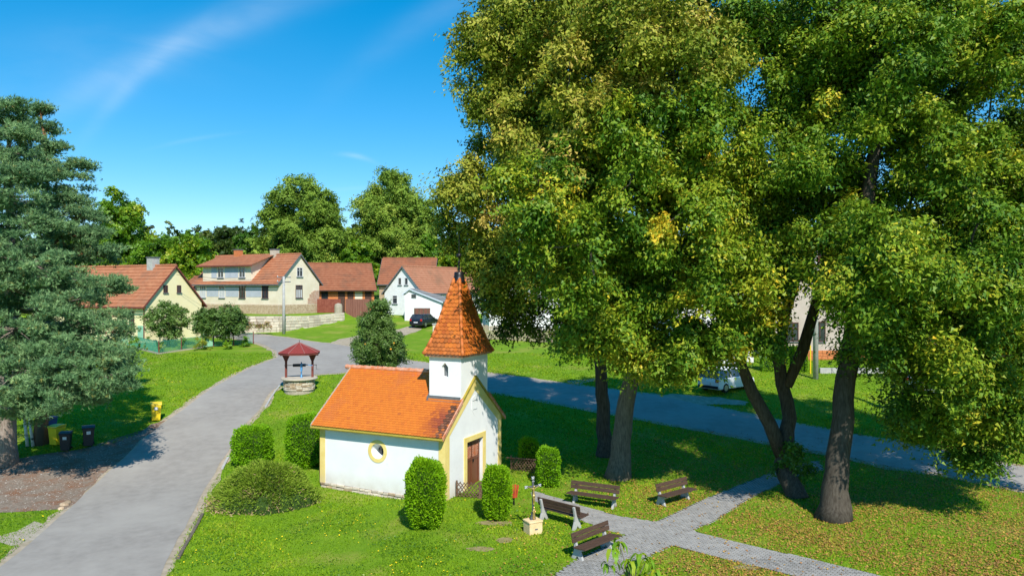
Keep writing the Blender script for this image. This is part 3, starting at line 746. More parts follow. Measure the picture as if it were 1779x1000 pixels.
lf2 = thing('lattice_fence', 'shaded crossed-slat fence with a top rail beside the dark thujas', 'fence', (-2.82, 31, 0), CR)
lattice(lf2, 5.3, -.5, 5.4, -2.4, .8)
MB().tube([(5.25, -.3, .82), (5.42, -2.5, .84)], .035, 6).build('rail', m_wood2, lf2)

# ------------------------------------------------------------------ foliage generators
def quads(C, A, B):
    """rhombic leaves: centre, half length vec, half width vec"""
    V = np.stack([C - A, C + B - A * .15, C + A, C - B - A * .15], 1).reshape(-1, 3)
    return V, np.arange(len(V)).reshape(-1, 4)
def unit(v): return v / (np.linalg.norm(v, axis=-1, keepdims=True) + 1e-9)
def leaves(cent, rad, n_per, size, rg, flat=.8, tint0=None, tvar=.16, out=.6, sprig=26):
    """every bough = a ragged set of drooping sprigs, every sprig = a spray of leaves hanging along a curved twig"""
    n = len(cent); ns = max(3, min(n_per // 12, int(n_per / sprig))); per = max(1, n_per // ns)
    si = np.repeat(np.arange(n), ns); S_ = len(si)
    dr = unit(rg.normal(size=(S_, 3))); r = rg.random(S_) ** .5 * rg.uniform(.6, 1.08, S_)
    so = dr * (r * rad[si])[:, None]; so[:, 2] *= flat
    so[:, 2] -= .25 * rad[si] * np.minimum(1.5, np.hypot(so[:, 0], so[:, 1]) / rad[si]) ** 2
    hd = dr * [1, 1, .3] + rg.normal(0, .45, (S_, 3)); hd[:, 2] -= .35; hd = unit(hd)          # twig direction, outwards and down
    sl_ = rad[si] * rg.uniform(.35, .75, S_)
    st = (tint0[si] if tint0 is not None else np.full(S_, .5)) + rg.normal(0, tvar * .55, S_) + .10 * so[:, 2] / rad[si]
    idx = np.repeat(np.arange(S_), per); N_ = len(idx)
    u = rg.uniform(-.6, .6, N_); wob = rg.normal(size=(N_, 3)) * [.15, .15, .11]
    C = cent[si][idx] + so[idx] + hd[idx] * (u * sl_[idx])[:, None] + wob * (rad[si][idx] ** .6)[:, None]
    C[:, 2] -= .25 * sl_[idx] * (u + .6) ** 2
    od = unit(so / rad[si][:, None] + 1e-3)[idx]
    sn = rg.normal(size=(S_, 3)) * .40
    nrm = unit(od * out + sn[idx] + rg.normal(size=(N_, 3)) * .36 + np.array([0, 0, .45]))
    a = unit(hd[idx] + rg.normal(size=(N_, 3)) * .6 + [0, 0, -.35]); b = unit(np.cross(nrm, a)); a = unit(np.cross(b, nrm))
    s = size * rg.uniform(.7, 1.25, N_)
    A_ = a * (s * .56)[:, None]; B_ = b * (s * .37)[:, None]
    V = np.stack([C - A_ + B_, C - A_ - B_, C + A_], 1).reshape(-1, 3); F = np.arange(len(V)).reshape(-1, 3)
    return V, F, np.clip(st[idx] + rg.normal(0, tvar * .6, N_), 0, 1)
def boughs(ell, nb, br, rg, mind=.70, surf=.28):
    vol = np.array([e[3] * e[4] * e[5] for e in ell]); pr = vol ** .72; pr = pr / pr.sum(); P = []; Rr = []
    tries = 0
    while len(P) < nb and tries < nb * 60:
        tries += 1
        e = ell[rg.choice(len(ell), p=pr)]
        d_ = unit(rg.normal(size=3)); r = rg.random() ** surf
        p = np.array(e[:3]) + d_ * r * np.array(e[3:6])
        rr = br * rg.uniform(.7, 1.25)
        if P and np.min(np.linalg.norm(np.array(P) - p, axis=1)) < rr * mind: continue
        P.append(p); Rr.append(rr)
    return np.array(P), np.array(Rr)
def limbs(mb, trunk, P, r0, rmin=.02, n=6, rg=None):
    """pipe-model branching from trunk nodes [(pos, radius)] to every bough"""
    nodes = [Vector(p) for p, r in trunk]; par = [-1] + list(range(len(trunk) - 1)); load = [0] * len(nodes)
    top0 = max(2, int(len(trunk) * .45)); isleaf = [False] * len(nodes)
    cen = Vector(trunk[-1][0])
    order = sorted(range(len(P)), key=lambda i: (Vector(P[i]) - Vector(trunk[top0][0])).length)
    for i in order:
        p = Vector(P[i]); best, bi = 1e9, top0
        for k in range(top0, len(nodes)):
            q = nodes[k]; dv = p - q; dd = dv.length
            c = dd * (1 + .5 * max(0, -dv.z / (dd + .01)))
            if c < best: best, bi = c, k
        q = nodes[bi]; mid = q.lerp(p, .5) + Vector((rg.normal(0, .1), rg.normal(0, .1), -.06)) * (p - q).length
        nodes.append(mid); par.append(bi); nodes.append(p); par.append(len(nodes) - 2)
    load = [0.] * len(nodes)
    for k in range(len(nodes) - 1, len(trunk) - 1, -1):
        if load[k] == 0: load[k] = 1
        load[par[k]] += load[k]
    tr = [r for p, r in trunk]
    tot = max(1, len(P)); rad = [0] * len(nodes)
    for k in range(len(nodes)):
        rad[k] = tr[k] if k < len(trunk) else max(rmin, r0 * .62 * (load[k] / tot) ** .48)
    mb.tube([p for p, r in trunk], [r for p, r in trunk], 12)
    for k in range(len(trunk), len(nodes)):
        a, b = nodes[par[k]], nodes[k]
        ra = min(rad[par[k]], rad[k] * 1.25)
        if rad[k] < .012: continue
        mb.tube([a, b], [ra, rad[k]], n if rad[k] > .06 else 4, cap=False)
def tree(name, label, cat, trunk, ell, nb, br, nper, size, lm, bark, seed, group=None, tmean=.5, tb=.12, tv=.16, surf=.28, tfun=None, flat=.8, mind=.70, r0=None, autumn=0):
    rg = np.random.default_rng(seed); b0 = trunk[0][0]
    t = thing(name, label, cat, tuple(b0), 0, group)
    P, Rr = boughs(ell, nb, br, rg, mind, surf)
    o0 = np.array(b0)
    mb = MB(); tk = [((np.array(p) - o0), r) for p, r in trunk]
    limbs(mb, tk, P - o0, r0 or trunk[0][1], rg=rg)
    # root flare
    mb.build('trunk', bark, t, smooth=True)
    tint = np.clip(rg.normal(tmean, tb, len(P)), 0, 1)
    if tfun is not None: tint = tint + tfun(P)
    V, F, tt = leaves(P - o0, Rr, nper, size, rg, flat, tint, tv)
    mi = None; mts = lm
    if autumn:
        mts = [lm, LY]; mi = np.zeros(len(F), int); ctr = V.reshape(-1, 3, 3).mean(1)
        for k in range(autumn):
            c = ctr[rg.integers(len(ctr))]; dd = np.linalg.norm((ctr - c) / [1, 1, .8], axis=1); mi[(dd < rg.uniform(.15, .32)) & (rg.random(len(F)) < .55)] = 1
        mi[rg.random(len(F)) < .004] = 1
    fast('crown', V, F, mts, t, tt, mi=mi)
    return t
def trunkline(pts, r0, r1, wob=.0, n=8, seed=0, flare=1.5):
    rg = np.random.default_rng(seed); P = [np.array(p, float) for p in pts]; out = []
    m = (len(P) - 1) * n
    for i in range(m + 1):
        s = i / n; k = min(int(s), len(P) - 2); f = s - k
        p = P[k] * (1 - f) + P[k + 1] * f + np.append(rg.normal(0, wob, 2), 0) * (i > 0)
        tt = i / m; r = r0 + (r1 - r0) * tt
        if tt < .12: r *= 1 + (flare - 1) * (1 - tt / .12) ** 2
        out.append((p, r))
    return out
def E(px, py, Y, rx, rz, ry=None): # crown mass centred where the photo shows it, radii in metres
    p = at(px, py, Y); return (p.x, p.y, p.z, rx, ry or rx, rz)

# ------------------------------------------------------------------ the great lindens
x, y = gp(1072, 828); lindA = [(x, y, -.15), (x + .35, y + .1, 3.0), (x + .9, y - .2, 6.0), (x + 1.0, y - 1.0, 11), (x + .6, y - 2, 17), (x + .6, y - 2, 20.5)]
tree('linden_tree', 'tall green linden with thick pale trunk, nearest to the benches', 'tree',
     trunkline(lindA, .50, .10, .05, 5, 1, 1.45),
     [E(1080, 300, 30, 3.2, 3.3), E(1180, 420, 29.5, 3.2, 2.6), E(1040, 470, 30.5, 2.1, 2.0), E(1130, 230, 30, 3.2, 2.4), E(1260, 500, 29.5, 2.3, 2.6), E(1190, 560, 29.5, 2.4, 1.6),
      E(1080, 560, 30.5, 2.1, 1.8), E(1270, 290, 30.5, 2.7, 3.2), E(1230, 60, 31, 2.4, 2.2), E(1310, 400, 30.5, 1.8, 2.0), E(1130, 608, 30.8, 1.7, 1.0),
      E(1185, 622, 29.8, 1.5, .75), E(1280, 600, 29.5, 1.4, 1.0), E(1030, 590, 30.5, 1.4, .9), E(975, 395, 27.6, 1.5, 1.2), E(1010, 490, 27.8, .9, .9), E(905, 315, 28.2, 1.0, 1.0), E(1325, 560, 29.5, .9, 1.0)],
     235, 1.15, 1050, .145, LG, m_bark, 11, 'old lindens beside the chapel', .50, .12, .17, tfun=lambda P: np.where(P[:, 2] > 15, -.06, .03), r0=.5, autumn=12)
x, y = gp(1058, 800); x -= .1; y += .9
lindB = [(x, y, -.1), (x - .1, y + .1, 3), (x - .3, y, 6), (x - 1.2, y - .3, 11), (x - 1.6, y - 1.6, 16), (x - 1.5, y - 2, 20.5)]
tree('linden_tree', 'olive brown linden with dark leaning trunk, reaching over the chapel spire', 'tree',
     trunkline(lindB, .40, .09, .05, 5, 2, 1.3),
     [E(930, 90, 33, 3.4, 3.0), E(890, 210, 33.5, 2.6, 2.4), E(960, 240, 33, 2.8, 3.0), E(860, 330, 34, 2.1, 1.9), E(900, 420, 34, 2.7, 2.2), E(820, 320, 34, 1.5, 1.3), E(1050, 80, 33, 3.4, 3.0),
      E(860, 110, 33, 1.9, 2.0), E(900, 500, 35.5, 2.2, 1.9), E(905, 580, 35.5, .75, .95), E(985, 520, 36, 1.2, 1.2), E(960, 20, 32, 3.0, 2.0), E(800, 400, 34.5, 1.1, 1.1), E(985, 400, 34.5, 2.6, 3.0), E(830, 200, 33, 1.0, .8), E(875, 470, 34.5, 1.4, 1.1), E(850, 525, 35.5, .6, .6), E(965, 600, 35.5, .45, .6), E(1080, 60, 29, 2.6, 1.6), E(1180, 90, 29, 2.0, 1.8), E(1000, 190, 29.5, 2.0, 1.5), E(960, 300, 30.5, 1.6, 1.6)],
     275, 1.1, 1050, .145, LO, m_bark2, 12, 'old lindens beside the chapel', .55, .13, .15, tfun=lambda P: np.where(P[:, 2] < 9.5, -.28, .05), r0=.42, autumn=5)  # shade of the low crown is put into a darker leaf tint
# twisted two stemmed linden
x, y = gp(1385, 862)
a0 = (x, y, -.1); f0 = np.array([x - .35, y + 1.3, 2.1])
lindC = [a0, (x - .3, y + .7, 1.2), (x + .1, y + 1.2, 3.2), (x - .35, y + 1.6, 6.2), (x + .3, y + 1.2, 9.0), (x + .5, y + .5, 13.0), (x + .9, y, 20.5)]
tc_ = tree('linden_tree', 'slender twisted linden with forked dark stems and ivy sprouts low down', 'tree',
     trunkline(lindC, .42, .09, .05, 4, 3, 1.2),
     [E(1320, 120, 32, 3.2, 3.2), E(1390, 260, 31.5, 2.9, 2.6), E(1430, 390, 31.5, 2.6, 1.6), E(1330, 330, 31.5, 2.2, 2.2), E(1440, 100, 33, 2.6, 2.2), E(1350, 20, 32, 3, 1.8), E(1340, 450, 31, 1.5, 1.3), E(1500, 330, 31.5, 1.8, 1.8), E(1455, 420, 31, 1.8, 1.0), E(1380, 440, 27.5, 1.5, .9), E(1440, 260, 27, 2.0, 1.6)],
     150, 1.05, 900, .14, LG, m_bark2, 13, 'old lindens beside the chapel', .45, .12, .16, r0=.4, autumn=12)
o0 = np.array(a0)
mb = MB(); mb.tube([np.array(q) - o0 for q in [(x - .3, y + .9, 1.6), (x - .9, y + .8, 3.0), (x - 1.7, y + .7, 4.4), (x - 2.2, y + .6, 5.6), (x - 2.4, y + .3, 7.5)]], [.34, .3, .27, .22, .12], 10)
mb.tube([np.array(q) - o0 for q in [(x + .05, y + 1.3, 4.6), (x + .7, y + 1.2, 6.2), (x + 1.15, y + .9, 8.2), (x + 1.6, y + .4, 11)]], [.22, .26, .22, .12], 10)
mb.build('stem', m_bark2, tc_, smooth=True)
rg = np.random.default_rng(5)
c = np.array([[-.5 + rg.normal(0, .35), .6 + rg.normal(0, .3), 1.9 + rg.normal(0, .6)] for k in range(9)]) ; c[:, 0] += .6
V, F, tt = leaves(c, np.full(9, .55), 260, .13, rg, .9, np.full(9, .35)); fast('sprouts', V, F, LB, tc_, tt)
# straight thick trunk
x, y = gp(1447, 900)
lindD = [(x, y, -.15), (x + .45, y + .3, 3.0), (x + 1.0, y + .5, 7.0), (x + 1.5, y + .2, 12), (x + 1.7, y, 16), (x + 1.8, y, 20.5)]
tree('linden_tree', 'massive straight dark trunk linden right of the twisted one', 'tree',
     trunkline(lindD, .50, .12, .04, 5, 4, 1.5),
     [E(1560, 130, 29, 3.4, 3.2), E(1600, 320, 28.5, 3.2, 2.4), E(1540, 420, 29, 2.2, 1.6), E(1560, 530, 28.5, 2.2, 1.3), E(1640, 480, 28, 2.5, 1.7), E(1480, 180, 30, 2.6, 2.2), E(1630, 30, 29.5, 3.4, 1.8), E(1500, 30, 30, 2.4, 1.6),
      E(1620, 620, 28, 2.2, 1.2), E(1540, 620, 28.5, 1.1, .8), E(1430, 60, 30.5, 1.8, 1.4), E(1545, 500, 25.5, 1.9, 1.3), E(1600, 590, 26, 1.9, 1.2), E(1520, 420, 26, 1.9, 1.3), E(1660, 660, 27, 1.6, .9), E(1560, 700, 30, .9, .5), E(1500, 490, 28, .9, .7), E(1490, 560, 27, .8, .5), E(1495, 440, 27, .9, 1.0), E(1560, 560, 26.5, 1.3, .9), E(1520, 650, 28.5, .5, .4), E(1530, 470, 24.5, 1.3, .9), E(1600, 430, 23.5, 1.6, 1.2), E(1640, 700, 28, 1.3, .8), E(1590, 640, 27, 1.3, .8), E(1590, 700, 28.3, 1.0, .55), E(1625, 745, 28.6, .7, .5), E(1520, 610, 28, .7, .5)],
     220, 1.05, 1000, .14, LG, m_bark2, 14, 'old lindens beside the chapel', .45, .12, .16, r0=.5, autumn=12)
x, y = 27.5, 34.0
lindE = [(x, y, 0), (x + .2, y, 5), (x - .3, y - .6, 10), (x - .6, y - 1, 15), (x - .6, y - 1, 19.5)]
tree('linden_tree', 'broad linden at the right edge, its low boughs sweeping towards the lawn', 'tree',
     trunkline(lindE, .5, .1, .05, 5, 5, 1.4),
     [E(1720, 170, 29.5, 3.0, 3.2), E(1760, 330, 29, 3.2, 2.4), E(1720, 430, 29, 2.6, 1.8), E(1740, 560, 28.5, 2.6, 1.6), E(1720, 670, 28.5, 2.3, 1.2), E(1690, 760, 28.8, 1.1, .75), E(1770, 720, 28.5, 1.6, 1.0), E(1640, 690, 29, .9, .6), E(1700, 600, 26.5, 2.2, 1.4), E(1690, 500, 26, 2.2, 1.4), E(1650, 740, 29, .8, .6), E(1700, 800, 28.3, 1.0, .65), E(1650, 820, 28.6, .5, .35), E(1600, 740, 29, .5, .4), E(1735, 690, 27.5, 1.5, .9), E(1640, 760, 28.8, .6, .5), E(1690, 735, 28, 1.1, .8), E(1745, 745, 28, 1.3, .8), E(1690, 640, 27, 1.6, 1.0), E(1860, 500, 29.5, 3.0, 4.5), E(1760, 60, 30, 2.6, 1.5), E(1850, 250, 30, 3.0, 4.0)],
     265, 1.05, 1000, .14, LG, m_bark2, 15, 'old lindens beside the chapel', .46, .12, .17, r0=.45, autumn=12)

# ------------------------------------------------------------------ pines at the left
def pine(label, bx, by, h, crowns, seed, r0, bk=None, name='pine_tree'):
    rg = np.random.default_rng(seed); bz = Z(bx, by)
    t = thing(name, label, 'tree', (bx, by, bz), 0, 'pines by the bins')
    top = h; mb = MB()
    tr = trunkline([(0, 0, -.1), (.2, .1, h * .35), (.3, 0, h * .7), (.2, 0, h)], r0, .05, .04, 6, seed, 1.3)
    mb.tube([p for p, r in tr], [r for p, r in tr], 10)
    T = []; 
    for cx, cy, cz, ln, nb in crowns:   # branch plates: centre (local), radius, tufts
        c0 = np.array([.2, 0, min(cz + rg.uniform(-.2, .5) - .35, h - .3)]); c1 = np.array([cx, cy, cz])
        mid = (c0 + c1) / 2 + [0, 0, -.15]
        rb = .035 + .028 * np.linalg.norm(c1 - c0) ** .7
        mb.tube([c0, mid, c1], [rb, rb * .75, rb * .35], 5)
        nsub = max(5, int(nb / 65))
        for k in range(nsub):
            a = rg.uniform(0, 2 * np.pi); rr = ln * rg.random() ** .6
            s = c1 + [rr * np.cos(a), rr * np.sin(a), rg.normal(0, .20) * ln - .16 * rr * rr / max(ln, .5)]
            mb.tube([c1 * .75 + mid * .25, s], [.03, .012], 4, cap=False)
            q = s + rg.normal(size=(65, 3)) * [.24, .24, .10]; q[:, 2] += .05
            T.append(q)
    mb.build('trunk', bk or m_barkp, t, smooth=True)
    T = np.concatenate(T); n = len(T); K = 8
    ax = unit(rg.normal(size=(n, 3)) * [.7, .7, .5] + [0, 0, .45])
    idx = np.repeat(np.arange(n), K); Nn = len(idx)
    d_ = unit(ax[idx] * 1.3 + rg.normal(size=(Nn, 3)) * .6); ln = rg.uniform(.13, .24, Nn)
    b = unit(np.cross(d_, rg.normal(size=(Nn, 3)))) * .016
    B0 = T[idx]
    V = np.stack([B0 - b, B0 + b, B0 + d_ * ln[:, None]], 1).reshape(-1, 3)
    base = np.repeat(np.clip(rg.normal(.52, .12, n) + np.repeat(rg.normal(0, .14, n // 65 + 1), 65)[:n], 0, .95), K) + rg.normal(0, .05, Nn)
    base = np.where(np.repeat(rg.random(n) < .02, K), 1.0, base)
    fast('crown', V, np.arange(len(V)).reshape(-1, 3), LN, t, np.clip(base, 0, 1)); return t
def pc(bx, by, lst):
    bz = Z(bx, by); out = []
    for px, py, Y, ln, nb in lst:
        p = at(px, py, Y); out.append((p.x - bx, p.y - by, p.z - bz, ln, nb))
    return out
bx, by = gp(8, 806)
pine('blue green pine with thick grey trunk at the left edge of the gravel', bx, by, 17.6, pc(bx, by,
     [(15, 185, 36, 1.0, 1100), (-20, 200, 36, 1.4, 900), (30, 230, 35.5, 1.0, 900), (0, 260, 35.5, 1.8, 1500), (50, 300, 35, 1.4, 1500), (10, 340, 34.5, 1.8, 1700), (60, 380, 35, 1.6, 1600), (10, 430, 34.5, 1.8, 1600),
      (60, 455, 34, 1.6, 1600), (110, 480, 34, 1.5, 1200), (20, 500, 34, 1.8, 1700), (90, 530, 33.5, 1.6, 1600), (160, 560, 34, 1.3, 900), (30, 570, 33.5, 1.9, 1800), (110, 610, 33, 1.8, 1900), (180, 610, 33.5, 1.3, 1300),
      (40, 640, 33, 2.0, 2100), (120, 665, 32.8, 1.7, 1900), (190, 655, 33.2, 1.1, 1100), (50, 690, 33, 1.6, 1300), (-30, 600, 34, 2.2, 1500), (-40, 450, 34, 2.2, 1500), (-40, 320, 35, 2.2, 1500), (150, 690, 33.5, .8, 600), (215, 665, 33.4, .55, 400), (-20, 690, 33, 1.6, 900), (90, 700, 33, 1.4, 1000), (20, 718, 34, 1.2, 700), (0, 390, 36.5, 1.8, 1300), (60, 500, 36.5, 1.8, 1300), (20, 540, 35.5, 1.8, 1300), (130, 520, 34.5, 1.2, 900), (70, 600, 34.5, 1.8, 1300), (0, 230, 36.5, 1.2, 800), (170, 640, 34, 1.2, 900), (30, 290, 36, 1.4, 900)]), 21, .52, mat('pine_bark_grey', (.20, .15, .12), (.34, .28, .24), rough=1, scale=5, stretch=(3, 3, .8), bump=.05, bscale=7, spec=.1))
bx, by = gp(72, 770)
pine('pine with orange upper trunk and long boughs, behind the yellow bins', bx, by, 16.6, pc(bx, by,
     [(70, 190, 40, .55, 600), (80, 225, 40, .8, 700), (50, 215, 40, .7, 500), (100, 255, 40, .7, 500), (60, 270, 40, 1.3, 900), (120, 300, 39.5, 1.1, 900), (138, 285, 39.5, .55, 400), (95, 330, 39.5, 1.6, 1400), (60, 370, 39, 1.5, 1300),
      (120, 350, 39, 1.2, 1000), (150, 375, 39, 1.1, 1000), (110, 415, 39, 1.7, 1600), (165, 405, 38.5, 1.0, 900), (150, 440, 38.5, 1.5, 1300), (90, 470, 38.5, 1.6, 1400), (185, 440, 38.5, .8, 500), (150, 500, 38, 1.5, 1300), (200, 495, 38, .9, 600),
      (170, 545, 37.5, 1.4, 1000), (210, 575, 37.5, .8, 500), (100, 580, 38, 1.6, 1200), (190, 610, 37, 1.1, 900), (200, 640, 36.5, .9, 700)]), 22, .33)
# birch stems
x, y = gp(48, 775)
bt = thing('birch_tree', 'young birch with two thin white stems under the pine', 'tree', (x, y, Z(x, y)))
MB().tube([(0, 0, -.05), (-.12, 0, 1), (-.3, .1, 2.4), (-.3, .3, 5)], [.085, .075, .06, .03], 8).build('trunk', m_birch, bt, smooth=True)
MB().tube([(.3, 0, -.05), (.12, .05, 1), (-.08, .1, 2.2), (0, .3, 5)], [.08, .07, .06, .03], 8).build('trunk', m_birch, bt, smooth=True)
V, F, tt = leaves(rng.normal(0, .6, (14, 3)) + [0, .4, 5.2], np.full(14, .6), 120, .07, rng, .9, np.full(14, .5)); fast('crown', V, F, LB, bt, tt)

# ------------------------------------------------------------------ middle and background trees
p = gp(657, 700)
tree('pear_tree', 'compact dense fruit tree with a few orange fruits behind the chapel roof', 'tree',
     trunkline([(p[0], 46.5, Z(p[0], 46.5)), (p[0], 46.5, Z(p[0], 46.5) + 6)], .13, .04, .03, 8, 6, 1.3),
     [E(655, 598, 46.5, 1.40, 1.7), E(655, 548, 46.5, .85, 1.1), E(640, 618, 46.5, .8, .9), E(680, 612, 46.5, .8, .9)], 120, .46, 420, .10, LP, m_bark2, 31, None, .5, .1, .15, r0=.14, mind=.5)
fr = MB()
for k in range(3):
    a = rng.uniform(0, 6.28); q = at(655 + 32 * math.cos(a), 600 + rng.uniform(-25, 25), 45.1 + .3 * abs(math.cos(a)))
    fr.lathe(q, [(.02, -.06), (.06, -.03), (.065, 0), (.05, .04), (.01, .06)], 8)
pt = bpy.data.objects['pear_tree']; q = fr.build('fruit', mat('orange_fruit', (.75, .35, .03), rough=.5), pt); q.matrix_parent_inverse = Matrix.Translation(pt.location).inverted(); q.matrix_basis = Matrix.Identity(4)
q.location = (0, 0, 0)
for k, (px, py, Y, r_, zr, lab, lm_, tm) in enumerate([
        (292, 556, 70, 1.95, 1.6, 'rounded apple tree in front of the pale yellow gable', LP, .62),
        (360, 560, 70, 1.15, 1.3, 'left smaller grey green fruit tree beside the green garden gate', LP, .45),
        (396, 558, 70.5, 1.65, 1.45, 'feathery grey green fruit tree near the end of the garden fence', LP, .4)]):
    c = at(px, py, Y); gz = Z(c.x, c.y)
    tree('fruit_tree', lab, 'tree', trunkline([(c.x, c.y, gz), (c.x + .1, c.y, c.z)], .12, .04, .02, 6, k), [(c.x, c.y, c.z, r_, r_, zr)], 70, .6, 200, .15, lm_, m_bark2, 40 + k, None, tm, .1, .15)
BT = [  # px, top py, half width px, Y, palette, tint, label
    (205, 318, 62, 100, LB, 0.65, 'tall bright green maple standing behind the yellow house'),
    (262, 395, 45, 108, LB, 0.45, 'shaded green tree filling the gap right of the tall maple'),
    (335, 398, 52, 104, LB, 0.76, 'yellow green walnut left of the cream house roof'),
    (402, 383, 44, 124, LD, 0.65, 'dark spruce-like tree above the cream house chimney'),
    (450, 400, 34, 116, LQ, 0.52, 'low olive tree peeping over the cream house ridge'),
    (530, 303, 76, 118, LQ, 0.47, 'big domed olive green oak behind the cream house'),
    (590, 380, 40, 120, LQ, 0.45, 'narrow olive tree between the two big domed oaks'),
    (622, 408, 38, 117, LB, 0.60, 'vivid green maple behind the red barn roofs'),
    (685, 292, 80, 126, LQ, 0.59, 'big brownish oak with thinning crown above the barns'),
    (752, 400, 42, 122, LB, 0.50, 'green tree between the brown oak and chapel spire'),
    (790, 415, 40, 116, LB, 0.78, 'light yellow green ash directly behind the spire'),
    (150, 400, 50, 112, LB, 0.40, 'dim green tree behind the pine and the maple'),
    (90, 420, 60, 106, LD, 0.60, 'dark green tree hidden behind the long pine boughs'),
    (0, 400, 70, 110, LD, 0.60, 'dark tree at the far left behind the big pine'),
    (480, 372, 36, 126, LD, 0.70, 'deep green tree left of the domed oak'),
    (300, 405, 42, 118, LB, .42, 'round green tree between the yellow house chimney and the walnut'),
    (372, 400, 40, 116, LD, .75, 'mid green tree just left of the cream house chimneys'),
    (432, 388, 38, 121, LB, .30, 'green tree rising between the spruce-like tree and the domed oak'),
    (608, 392, 40, 124, LQ, .4, 'green crown filling the dip between both big oaks'),
    (860, 410, 60, 112, LB, 0.50, 'green tree behind the white farmhouse, right of the spire'),
    (960, 400, 70, 112, LD, 0.70, 'dark tree behind the white farmhouse, seen through the linden'),
    (1080, 380, 80, 108, LB, 0.50, 'green tree far behind the pair of linden trunks'),
    (1230, 400, 80, 104, LD, 0.70, 'dark tree far behind the twisted linden'),
    (1390, 390, 90, 100, LB, 0.50, 'green tree behind the beige house gable'),
    (1560, 400, 90, 98, LD, 0.70, 'dark tree far behind the massive trunk linden'),
    (1720, 400, 90, 95, LB, 0.55, 'green tree behind the right edge linden'),
]
for k, (px, ty, hwp, Y, lm_, tm, lab) in enumerate(BT):
    rg = np.random.default_rng(100 + k)
    x = (px - 889.5) / FPX * Y; gz = Z(x, Y); top = CAM_H + (500 - ty) / FPX * Y; rw = hwp / FPX * Y
    h = top - gz; ell = [(x, Y, gz + h * .56, rw * .95, rw * .8, h * .36), (x - rw * .12, Y, gz + h * .72, rw * .68, rw * .6, h * .26), (x + rw * .3, Y - .5, gz + h * .42, rw * .65, rw * .6, h * .24), (x - rw * .35, Y - .5, gz + h * .42, rw * .6, rw * .6, h * .26)]
    br = max(.9, rw * .26); nb = int(min(170, 46 + rw * rw * 3.2))
    tree('background_tree', lab, 'tree', trunkline([(x, Y, gz - .1), (x + .1, Y, gz + h * .7)], .3, .1, .05, 5, k), ell, nb, br, int(430 * (br / 1.1) ** 1.2), .30, lm_, m_bark2, 100 + k, 'trees behind the village', tm, .10, .13, r0=.3, mind=.5)
# distant wood
rg = np.random.default_rng(77)
C = []; Rr = []
for k in range(520):
    a = rg.uniform(-150, 150); yy = rg.uniform(132, 175); gz = Z(a, yy); hh = rg.uniform(9, 16)
    for j in range(4): C.append((a + rg.normal(0, 1.6), yy + rg.normal(0, 1.5), gz + hh * (.25 + .22 * j))); Rr.append(2.4 - .3 * j)
V, F, tt = leaves(np.array(C), np.array(Rr), 80, .60, rg, .9, np.repeat(rg.normal(.5, .2, 520), 4)); o = fast('distant_wood', V, F, LD, None, tt)
tag(o, 'dark wood closing off the view behind the village trees', 'wood', None, 'stuff')

# ------------------------------------------------------------------ clipped evergreens
def shrub(name, label, px, py_top, py_bot, half, lm, seed, n, boxy=.5, size=.075, ry=None, group=None, core=m_bark2, yoff=0):
    rg = np.random.default_rng(seed); x, y = gp(px, py_bot); y += half * .6 + yoff; gz = Z(x, y)
    h = (py_bot - py_top) / FPX * y; ry = ry or half
    t = thing(name, label, 'shrub', (x, y, gz), 0, group)
    # superellipsoid surface
    d_ = unit(rg.normal(size=(n, 3))); pw = 2 + boxy * 5
    k = (np.abs(d_) ** pw).sum(1) ** (-1 / pw); S = d_ * k[:, None]
    S[:, 2] = np.where(S[:, 2] < 0, S[:, 2] * .98, S[:, 2])
    lump = 1 + .05 * np.sin(S[:, 0] * 5 + seed) * np.cos(S[:, 1] * 6) + .04 * np.sin(S[:, 2] * 9 + S[:, 0] * 4 + seed)
    P = S * lump[:, None] * [half, ry, h / 2] * rg.uniform(.88, 1.06, n)[:, None]; P[:, 2] += h / 2
    out = unit(S / [half, ry, h / 2]); dd = unit(out + rg.normal(size=(n, 3)) * .45 + [0, 0, .5])
    a = dd * (size * rg.uniform(.7, 1.3, n))[:, None]; b = unit(np.cross(dd, rg.normal(size=(n, 3)))) * size * .36
    st_ = rg.random(n) < .035; P[st_] += (out * (half * .10))[st_]; a[st_] *= 1.5
    V, F = quads(P, a * .6, b)
    lowb = np.clip(1 - P[:, 2] / (h * .22), 0, 1)
    tt = np.clip(rg.normal(.5, .17, n) + .10 * np.sin(P[:, 0] * 7) * np.cos(P[:, 2] * 6 + seed), 0, .97)
    if lm is LJ: tt = np.clip(rg.normal(.48, .18, n) + lowb * .5 * (rg.random(n) < .8) + .35 * (np.exp(-((P[:, 0] - .45) ** 2 + (P[:, 2] - h * .6) ** 2) / .08)), 0, 1)
    fast('foliage', V, F, lm, t, tt)
    mb = MB(); q = 10; rings = []
    prof_ = [(math.cos(v) ** (2 / pw) if math.cos(v) > 0 else 0, math.copysign(abs(math.sin(v)) ** (2 / pw), math.sin(v))) for v in np.linspace(-1.5, 1.5, 9)]
    Vc = []; Fc = []
    for i, (r_, z_) in enumerate(prof_):
        for k2 in range(16):
            u = 2 * math.pi * k2 / 16; cx = math.copysign(abs(math.cos(u)) ** (2 / pw), math.cos(u)); sy = math.copysign(abs(math.sin(u)) ** (2 / pw), math.sin(u))
            Vc.append((cx * r_ * half * .86, sy * r_ * ry * .86, h / 2 + z_ * h / 2 * .86))
    for i in range(8):
        for k2 in range(16): Fc.append((i * 16 + k2, i * 16 + (k2 + 1) % 16, (i + 1) * 16 + (k2 + 1) % 16, (i + 1) * 16 + k2))
    mb.add(Vc, Fc); mb.build('branches', mat('shrub_core_%s' % name, (.035, .07, .012), rough=1) if ('shrub_core_%s' % name) not in MATS else MATS['shrub_core_%s' % name], t, smooth=True)
    return t
